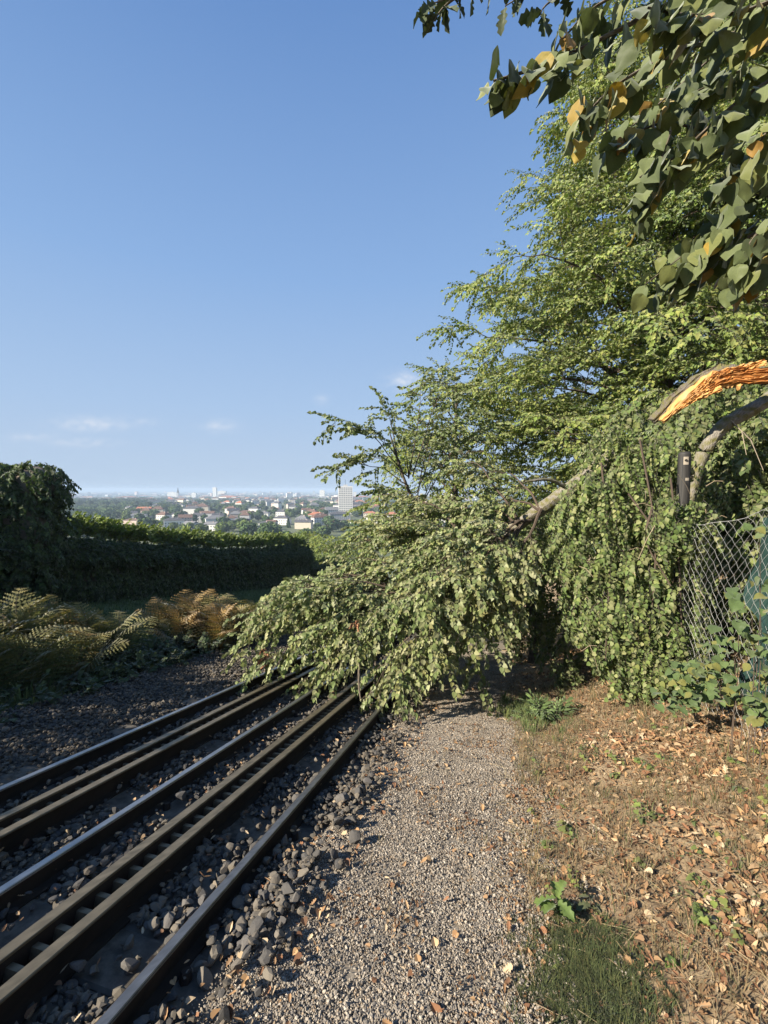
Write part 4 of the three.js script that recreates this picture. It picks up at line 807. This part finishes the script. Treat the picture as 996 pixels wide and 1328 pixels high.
// ------------------------------------------------------------------ overhanging branches close to the camera
{
  const r = RNG(123), g = top(new THREE.Group(), 'overhanging_branch', 'lime branch hanging overhead with broad leaves, some turned yellow', 'branch');
  const GR = [[.075, .105, .026], [.095, .13, .034], [.12, .155, .045], [.06, .085, .024], [.15, .185, .06], [.16, .18, .035]], YE = [[.42, .27, .02], [.32, .17, .015], [.46, .34, .06]];
  const mg = GR.map(c => leafSolid(c, { transmission: .34 })), my = YE.map(c => leafSolid(c, { transmission: .5 }));
  const geos = [nearLeaf('near', 1, .12, .12), nearLeaf('near', 2, .28, .25), nearLeaf('near', 3, -.12, .35)];
  const twig = (pts, rad, nl, size, yellow, hang = 1) => {
    const c = new THREE.CatmullRomCurve3(pts); part(g, 'twig', smoothTube(pts, [rad, rad * .6, rad * .35], 6, 14, .1, pts[0].x * 9), mBark);
    for (let k = 0; k < nl; k++) {
      const t = (k + r()) / nl, p = c.getPoint(t).add(V3(rr(-.05, .05, r), rr(-.07, .03, r), rr(-.06, .06, r))), tg = c.getTangent(t), sd = k % 2 ? 1 : -1, lat = tg.clone().cross(V3(0, 1, 0)).normalize();
      const d = tg.clone().multiplyScalar(.45).addScaledVector(lat, sd * rr(.2, .9, r)).add(V3(0, -hang * rr(.3, 1.3, r), 0)), s = size * rr(.6, 1.2, r);
      leaves.push([p, d, s, r() < yellow]);
    }
  };
  const leaves = [];
  const B = (l) => l.map(q => at(...q));
  twig(B([[1100, -90, 1.9], [900, -10, 1.9], [760, 60, 1.9], [690, 90, 1.85], [640, 105, 1.85]]), .014, 90, .085, .05);
  twig(B([[1050, 20, 1.8], [900, 60, 1.8], [800, 110, 1.8], [745, 165, 1.8]]), .011, 80, .085, .12);
  twig(B([[1080, 60, 1.7], [960, 130, 1.7], [880, 200, 1.75], [830, 230, 1.75]]), .011, 80, .08, .1);
  twig(B([[1080, 140, 1.7], [980, 230, 1.7], [930, 300, 1.75], [890, 350, 1.8]]), .01, 80, .08, .1);
  twig(B([[1100, 220, 1.8], [1000, 290, 1.8], [930, 330, 1.8], [850, 375, 1.85]]), .01, 60, .075, .1);
  twig(B([[1100, -60, 1.6], [980, 10, 1.6], [900, 20, 1.6], [840, 10, 1.6]]), .01, 70, .08, .12);
  twig(B([[1000, -60, 1.9], [860, -30, 1.9], [770, 10, 1.9], [730, 50, 1.9]]), .01, 55, .075, .1);
  twig(B([[1100, 160, 2.1], [960, 180, 2.1], [860, 160, 2.1], [790, 190, 2.1]]), .01, 70, .085, .08);
  twig(B([[1080, 300, 1.9], [1000, 340, 1.9], [960, 370, 1.9]]), .008, 34, .075, .1);
  twig(B([[1080, 100, 2.2], [970, 90, 2.2], [900, 120, 2.2]]), .01, 55, .09, .1);
  twig(B([[1080, 240, 2.2], [990, 200, 2.2], [930, 240, 2.2]]), .01, 55, .09, .08);
  twig(B([[870, 170, 1.8], [850, 230, 1.8], [830, 290, 1.85]]), .005, 22, .075, .12);
  twig(B([[950, 280, 1.8], [900, 320, 1.8], [835, 370, 1.8]]), .005, 26, .075, .1);
  twig(B([[1090, 180, 1.6], [1010, 270, 1.6], [970, 320, 1.65], [950, 380, 1.7]]), .008, 44, .075, .1);
  twig(B([[1060, -40, 2.3], [940, 60, 2.3], [860, 130, 2.3], [800, 180, 2.3]]), .008, 60, .09, .08);
  twig(B([[1090, 90, 1.5], [1010, 150, 1.5], [960, 230, 1.55]]), .008, 40, .075, .1);
  const lists = geos.map(() => []);
  const inView = p => { const px = CX + F * p.x / -p.z; return px < 1000; };
  let made = 0; leaves.sort((a, b) => (inView(b[0]) ? b[2] / -b[0].z : 0) - (inView(a[0]) ? a[2] / -a[0].z : 0));
  leaves.forEach(([p, d, s, y]) => {
    const M = frame(d, V3(rr(-.8, .8, r), rr(.1, 1, r), rr(-.3, .9, r)), rr(-.6, .6, r)).scale(V3(s, s, s)).setPosition(p), k = Math.floor(r() * 3);
    if (made < 300) { made++; part(g, 'leaf', geos[k], pick(y ? my : mg, r)).applyMatrix4(M); }
    else lists[k].push([M, col(...pick(y ? YE : GR, r))]);
  });
  const mi = leafSolid([1, 1, 1], { transmission: .34 }); lists.forEach((l, i) => l.length && instances(g, 'leaves', geos[i], mi, l));
  const g2 = top(new THREE.Group(), 'oak_twig', 'oak twig with lobed leaves hanging into the top of the sky', 'twig');
  const om = [[.05, .075, .022], [.07, .10, .03], [.04, .06, .02]].map(c => leafSolid(c, { transmission: .25 })), og = [nearLeaf('oak', 1, .2, .25), nearLeaf('oak', 2, .35, .1)];
  const oak = (pts, nl) => { const c = new THREE.CatmullRomCurve3(pts); part(g2, 'twig', smoothTube(pts, [.006, .004, .002], 5, 10, .1, 3), mBark); for (let k = 0; k < nl; k++) { const p = c.getPoint((k + r()) / nl), s = rr(.06, .1, r); part(g2, 'leaf', pick(og, r), pick(om, r)).applyMatrix4(frame(V3(rr(-1, .6, r), rr(-1.2, .1, r), rr(-.6, .6, r)), V3(rr(-.5, .5, r), 1, rr(0, .8, r)), rr(-.7, .7, r)).scale(V3(s, s, s)).setPosition(p)); } };
  oak(B([[760, -60, 1.9], [660, -25, 1.9], [590, -5, 1.9], [545, 10, 1.9]]), 20); oak(B([[600, -10, 1.9], [575, 10, 1.9], [562, 28, 1.9]]), 6); oak(B([[760, -60, 1.9], [700, -20, 1.9], [655, 8, 1.9]]), 11); oak(B([[780, -60, 1.9], [735, -15, 1.9], [705, 10, 1.9], [700, 20, 1.9]]), 9);
}

// ------------------------------------------------------------------ trees outside the frame that shade the rails
{
  const mk = (s, u, h, rad, seed, limbs = 20) => { const [x, z] = XZ(s, u); limeTree('side_tree', 'bushy tree standing on the lawn beside the ivy wall', 'tree', baseOf(x, z), h, rad, { seed, limbs, subs: 5, trunkR: .14, first: .4, tn: r => tint(r, .6, .9), step: .22, side: .4, scale: 1.6, subLen: 1.1, group: 'trees along the lawn' }); };
  for (const [s, u, h] of [[-6.5, .4, 2.2], [-6.9, 2.1, 2.1], [-6.2, -1.3, 2.3]]) {
    const g = top(new THREE.Group(), 'side_shrub', 'rounded leafy shrub growing beside the ferns at the track edge', 'shrub', 'shrubs along the track edge'), c = onGround(s, u, 0);
    lumpMass(g, [[c.clone().add(V3(0, h * .45, 0)), .85, h * .5, .85], [c.clone().add(V3(.3, h * .72, .1)), .6, h * .3, .6], [c.clone().add(V3(-.4, h * .6, -.2)), .65, h * .35, .65]], vineSpray, mLeaf, { n: 520, seed: 300 + Math.round(u * 10), down: .3, scale: 1.2, fill: .4 });
    part(g, 'stem', smoothTube([c.clone().add(V3(0, -.1, 0)), c.clone().add(V3(.05, h * .5, 0))], [.04, .02], 6, 4, 0, 1), mBark);
  }
  mk(-12.6, -.6, 3.7, 1.8, 201); mk(-12.8, 2.4, 3.8, 1.7, 202); mk(-12.6, -4.0, 3.9, 1.7, 203); mk(-13, -9.2, 6.8, 1.4, 204, 10);
}

// ------------------------------------------------------------------ the city on the plain
{
  const r = RNG(404);
  const crownBlob = (seed, conifer) => {
    const q = RNG(seed), b = new GB();
    for (let i = 0; i < 420; i++) {
      const v = V3(q() * 2 - 1, q() * 2 - 1, q() * 2 - 1); if (v.lengthSq() > 1) { i--; continue; } v.normalize();
      const lump = 1 + .28 * nz(v.x * 2.2 + seed, v.y * 2.2, v.z * 2.2) + .12 * nz(v.x * 6, v.y * 6 + seed, v.z * 6), k = rr(.75, 1, q) * lump;
      const p = V3(v.x * .5 * k, .58 + v.y * .42 * k, v.z * .5 * k); if (conifer) { const t = q(); p.set(v.x * .24 * (1 - t), .08 + t * .95, v.z * .24 * (1 - t)); }
      const a = V3(q() - .5, q() - .5, q() - .5).normalize().multiplyScalar(.085), c = a.clone().cross(v).normalize().multiplyScalar(.085), f = rr(.7, 1.2, q);
      b.quad(p.clone().sub(a), p.clone().add(c), p.clone().add(a), p.clone().sub(c), [.075 * f, .115 * f, .035 * f]);
    }
    return b.geo();
  };
  const crowns = [1, 2, 3].map(k => crownBlob(k * 9)), con = crownBlob(77, true), mC = std({ vertexColors: true, roughness: 1, side: THREE.DoubleSide });
  const mCs = [[1, 1, 1], [.75, .85, .8], [1.25, 1.15, .8], [.6, .72, .7]].map(c => std({ vertexColors: true, color: col(...c), roughness: 1, side: THREE.DoubleSide }));
  const trunkG = new THREE.CylinderGeometry(.02, .035, .4, 6); trunkG.translate(0, .15, 0);
  const place = (px, d) => { const x = (px - CX) / F * d, z = -d; return V3(x, H(x, z), z); };
  const walls = [['white', [.66, .65, .62]], ['cream', [.56, .5, .40]], ['pale grey', [.42, .42, .42]], ['pale pink', [.5, .39, .34]]].map(([n, c]) => [n, std({ color: col(...c), roughness: .9 })]);
  const roofs = [['dark slate', [.07, .07, .08]], ['brown tiled', [.13, .075, .055]], ['red tiled', [.34, .13, .07]], ['grey', [.16, .16, .17]]].map(([n, c]) => [n, std({ color: col(...c), roughness: .9 })]);
  const mWin = std({ color: col(.05, .06, .08), roughness: .2 }), winG = new THREE.BoxGeometry(1.1, 1.5, .12), boxG = new THREE.BoxGeometry(1, 1, 1); boxG.translate(0, .5, 0);
  const gable = (() => { const b = new GB(), w = .54, d = .55; const A = V3(-w, 0, -d), B = V3(w, 0, -d), C = V3(w, 0, d), D = V3(-w, 0, d), E = V3(-w, 1, 0), G = V3(w, 1, 0); b.quad(D, C, G, E); b.quad(B, A, E, G); b.tri(A, D, E); b.tri(C, B, G); b.quad(A, B, C, D); return b.geo(); })();
  const hip = (() => { const b = new GB(), w = .55, d = .55; const A = V3(-w, 0, -d), B = V3(w, 0, -d), C = V3(w, 0, d), D = V3(-w, 0, d), E = V3(-.2, 1, 0), G = V3(.2, 1, 0); b.quad(D, C, G, E); b.quad(B, A, E, G); b.tri(A, D, E); b.tri(C, B, G); b.quad(A, B, C, D); return b.geo(); })();
  const taken = [];
  const free = (p, rad) => { if (taken.some(([q, a]) => q.distanceTo(p) < a + rad)) return false; taken.push([p, rad]); return true; };
  const house = (p, w, h, d, rh, turn, wi, ri, isHip, wins, label, grp) => {
    const g = top(new THREE.Group(), 'house', label, 'house', grp); g.position.copy(p); g.rotation.y = turn;
    const a = part(g, 'wall', boxG, walls[wi][1]); a.scale.set(w, h + 1, d); a.position.y = -1;
    const q = part(g, 'roof', isHip ? hip : gable, roofs[ri][1]); q.scale.set(w, rh, d); q.position.y = h;
    const ch = part(q, 'chimney', boxG, walls[3][1]); ch.scale.set(.9 / w, .55, .9 / d); ch.position.set(.2, .62, .1);
    if (wins) for (let f = 0; f * 3.1 + 2.2 < h; f++) for (let k = 0; k < Math.floor(w / 3.2); k++) { const m = part(g, 'window', winG, mWin); m.position.set(-w / 2 + 1.9 + k * 3.2, 1.7 + f * 3.1, d / 2 + .02); if (k < Math.floor(d / 3.4)) { const n = part(g, 'window', winG, mWin); n.rotation.y = Math.PI / 2; n.position.set(-w / 2 - .02, 1.7 + f * 3.1, -d / 2 + 1.9 + k * 3.2); } }
  };
  // [px, depth, width, height, depth, wall, roof, hip]
  const grpN = (a, b) => [`${walls[a][0]} house with a ${roofs[b][0]} roof among the city trees`, `${walls[a][0]} houses with ${roofs[b][0]} roofs`];
  [[274, 470, 13, 7, 10, 0, 3, 0], [225, 520, 22, 8, 11, 0, 0, 1], [212, 600, 16, 10, 12, 0, 1, 1], [247, 500, 14, 6, 9, 0, 3, 0], [190, 700, 14, 11, 12, 3, 1, 1], [205, 720, 18, 12, 12, 1, 1, 1], [178, 640, 24, 7, 10, 0, 3, 1], [352, 520, 12, 6, 10, 0, 1, 0], [366, 560, 20, 8, 11, 0, 0, 1], [392, 540, 14, 9, 11, 0, 3, 1], [412, 560, 15, 9, 11, 0, 1, 1], [405, 680, 20, 10, 12, 0, 1, 1], [397, 760, 14, 9, 12, 0, 1, 0], [365, 720, 16, 8, 12, 0, 0, 1], [340, 700, 22, 7, 12, 0, 3, 1], [430, 700, 20, 12, 12, 0, 3, 0], [440, 640, 30, 9, 14, 2, 0, 1], [466, 760, 26, 9, 16, 1, 2, 1], [482, 800, 44, 11, 16, 1, 1, 1], [455, 820, 40, 10, 14, 0, 3, 1], [480, 700, 20, 7, 14, 1, 2, 1], [250, 780, 30, 11, 14, 0, 0, 1], [262, 840, 26, 12, 14, 1, 1, 1], [300, 800, 20, 10, 12, 0, 1, 1], [232, 640, 18, 9, 12, 0, 0, 1], [258, 600, 14, 9, 11, 2, 0, 0], [282, 590, 14, 9, 11, 0, 0, 0], [300, 560, 10, 8, 10, 0, 1, 1], [160, 760, 18, 7, 12, 0, 3, 1], [240, 560, 16, 9, 12, 3, 1, 0], [330, 820, 20, 9, 12, 0, 0, 1], [508, 650, 18, 8, 12, 0, 2, 1], [520, 780, 24, 9, 14, 0, 0, 1]]
    .forEach(([px, dd, w, h, d, wi, ri, hp], i) => { const p = place(px, dd); p.y += .5; if (!free(p, w * .5)) taken.push([p, w * .5]); const [l, q] = grpN(wi, ri); house(p, w, h, d, h * .42, rr(-.5, .6, r), wi, ri, hp, dd < 730, l, q); });
  let n = 0;
  for (let k = 0; k < 2200 && n < 210; k++) {
    const d = 500 + Math.pow(r(), 1.25) * 1700, px = rr(60, 620, r), p = place(px, d), w = rr(11, 24, r) * (d > 1200 ? 1.4 : 1);
    if (px < 165 && d < 1700) continue; if (!free(p, w * .6)) continue;
    const wi = pick([0, 0, 0, 1, 1, 2, 3], r), ri = pick([0, 0, 0, 1, 1, 1, 3, 3, 2], r), [l, q] = grpN(wi, ri); n++;
    const h = rr(6, 11, r) + (d > 900 ? 3 : 0); house(p, w, h, rr(9, 13, r), h * .38, rr(-.7, .8, r), wi, ri, r() < .6, false, l, q);
  }
  // white tower block
  {
    const p = place(448, 800), g = top(new THREE.Group(), 'tower_block', 'white high-rise block standing alone over the city trees', 'tower block'); g.position.copy(p); g.rotation.y = .12; taken.push([p, 20]);
    const W = 26, Hh = 51.5, D = 14, a = part(g, 'wall', boxG, walls[0][1]); a.scale.set(W, Hh, D);
    const rf = part(g, 'roof', boxG, walls[2][1]); rf.scale.set(W * .3, 3, D * .5); rf.position.y = Hh; const mast = part(rf, 'mast', new THREE.CylinderGeometry(.4 / 10, .5 / 10, 4, 6), mWin); mast.position.y = 2;
    const wg = new THREE.BoxGeometry(2.6, 1.3, .3); for (let f = 0; f < 14; f++) for (let k = 0; k < 6; k++) { const m = part(g, 'window', wg, mWin); m.position.set(-W / 2 + 2.7 + k * 4.1, 4 + f * 3.4, D / 2 + .05); }
  }
  // far roofs and slabs of the town, pale in the haze
  const farLabels = [['pale office slab far out in the hazy town', 'far slabs of the town'], ['low pale roof in the hazy far town', 'far roofs of the town']];
  for (let k = 0; k < 290; k++) {
    const d = 2000 + Math.pow(r(), 1.1) * 6500, px = rr(80, 640, r), p = place(px, d), tall = r() < .12, w = tall ? rr(18, 50, r) : rr(25, 110, r), h = tall ? rr(22, 48, r) : rr(9, 19, r);
    const g = top(new THREE.Group(), tall ? 'office_slab' : 'town_building', farLabels[tall ? 0 : 1][0], 'building', farLabels[tall ? 0 : 1][1]); g.position.copy(p); g.rotation.y = rr(-.8, .8, r);
    const a = part(g, 'wall', boxG, pick(walls, r)[1]); a.scale.set(w, h, rr(14, 30, r)); const q = part(g, 'roof', tall ? boxG : hip, pick(roofs, r)[1]); q.scale.set(w * (tall ? .5 : 1), tall ? 3 : 5, tall ? 9 : 22); q.position.y = h;
  }
  for (const [px, dd, w, h, lab] of [[279, 3000, 26, 78, 'tallest far slab above the hazy town'], [288, 3050, 60, 52, 'broad far slab beside the tallest one'], [224, 3300, 70, 46, 'long pale far slab standing apart in the haze'], [252, 3000, 30, 40, 'squat pale far block in the haze'], [380, 3600, 60, 30, 'flat far block below the horizon'], [418, 2600, 30, 52, 'pale far tower near the high-rise block']]) {
    const p = place(px, dd), g = top(new THREE.Group(), 'office_slab', lab, 'building'); g.position.copy(p); const a = part(g, 'wall', boxG, walls[0][1]); a.scale.set(w, h, 20); const q = part(g, 'roof', boxG, walls[2][1]); q.scale.set(w * .4, 4, 8); q.position.y = h;
  }
  { const p = place(231, 2300), g = top(new THREE.Group(), 'church', 'thin church spire among the far roofs', 'church'); g.position.copy(p); const a = part(g, 'tower', boxG, walls[2][1]); a.scale.set(9, 40, 9); const s = part(g, 'spire', new THREE.ConeGeometry(6, 30, 8), roofs[0][1]); s.position.y = 55; }
  // trees one can tell apart
  const tl = ['round broadleaf tree among the nearer city houses', 'dark bluish broadleaf tree among the nearer city houses', 'yellow-green broadleaf tree among the nearer city houses', 'deep green broadleaf tree among the nearer city houses'];
  let nt = 0;
  for (let k = 0; k < 1500 && nt < 200; k++) {
    const d = 330 + Math.pow(r(), 1.2) * 520, px = rr(80, 640, r), p = place(px, d), hgt = rr(8, 15, r);
    if (!free(p, hgt * .3)) continue; nt++;
    const kind = Math.floor(r() * 4), cf = r() < .12, g = top(new THREE.Group(), cf ? 'conifer_tree' : 'broadleaf_tree', cf ? 'slim dark conifer among the nearer city houses' : tl[kind], 'tree', cf ? 'conifers among the houses' : `town trees, tone ${['round', 'bluish', 'yellow', 'deep'][kind]}`); g.position.copy(p); g.position.y -= .3; g.rotation.y = r() * 6.28; g.scale.set(hgt * rr(.85, 1.2, r), hgt, hgt * rr(.85, 1.2, r));
    part(g, 'trunk', trunkG, mTwig); part(g, 'crown', cf ? con : pick(crowns, r), cf ? mCs[3] : mCs[kind]);
  }
  const wood = top(new THREE.Group(), 'town_woods', 'mass of trees filling the gaps between the city houses', 'trees', null, 'stuff'), lists = crowns.map(() => []);
  for (let k = 0; k < 9000; k++) {
    const d = 700 + Math.pow(r(), 1.4) * 4600, px = rr(-150, 760, r), p = place(px, d), dense = px < 200 && d > 1000 && d < 2200;
    if (!dense && nz(p.x * .006, p.z * .006, 3) < -.05 + .12 * (d > 2000 ? 1 : 0)) continue;
    if (d < 2100 && taken.some(([q, a]) => Math.abs(q.x - p.x) < a + 3 && Math.abs(q.z - p.z) < a + 3)) continue;
    const hgt = rr(8, 16, r) * (dense ? 1.25 : 1); _o.position.copy(p); _o.position.y -= .8; _o.rotation.set(0, r() * 6.28, 0); _o.scale.set(hgt * rr(.9, 1.4, r), hgt, hgt * rr(.9, 1.4, r)); _o.updateMatrix();
    const f = rr(.65, 1.15, r) * (dense ? .75 : 1); lists[k % 3].push([_o.matrix.clone(), col(f * rr(.8, 1.15, r), f, f * rr(.8, 1.1, r))]);
  }
  lists.forEach((l, i) => instances(wood, 'crowns', crowns[i], mC, l));
}

// ------------------------------------------------------------------ draw
scene.traverse(o => { if (o.isMesh) { o.castShadow = true; o.receiveShadow = true; } });
const renderer = new THREE.WebGLRenderer({ antialias: true });
renderer.setSize(768, 1024);
renderer.toneMapping = THREE.LinearToneMapping;
renderer.toneMappingExposure = EXPOSURE;
renderer.outputColorSpace = THREE.SRGBColorSpace;
renderer.shadowMap.enabled = true; renderer.shadowMap.type = THREE.PCFSoftShadowMap;
renderer.render(scene, camera);
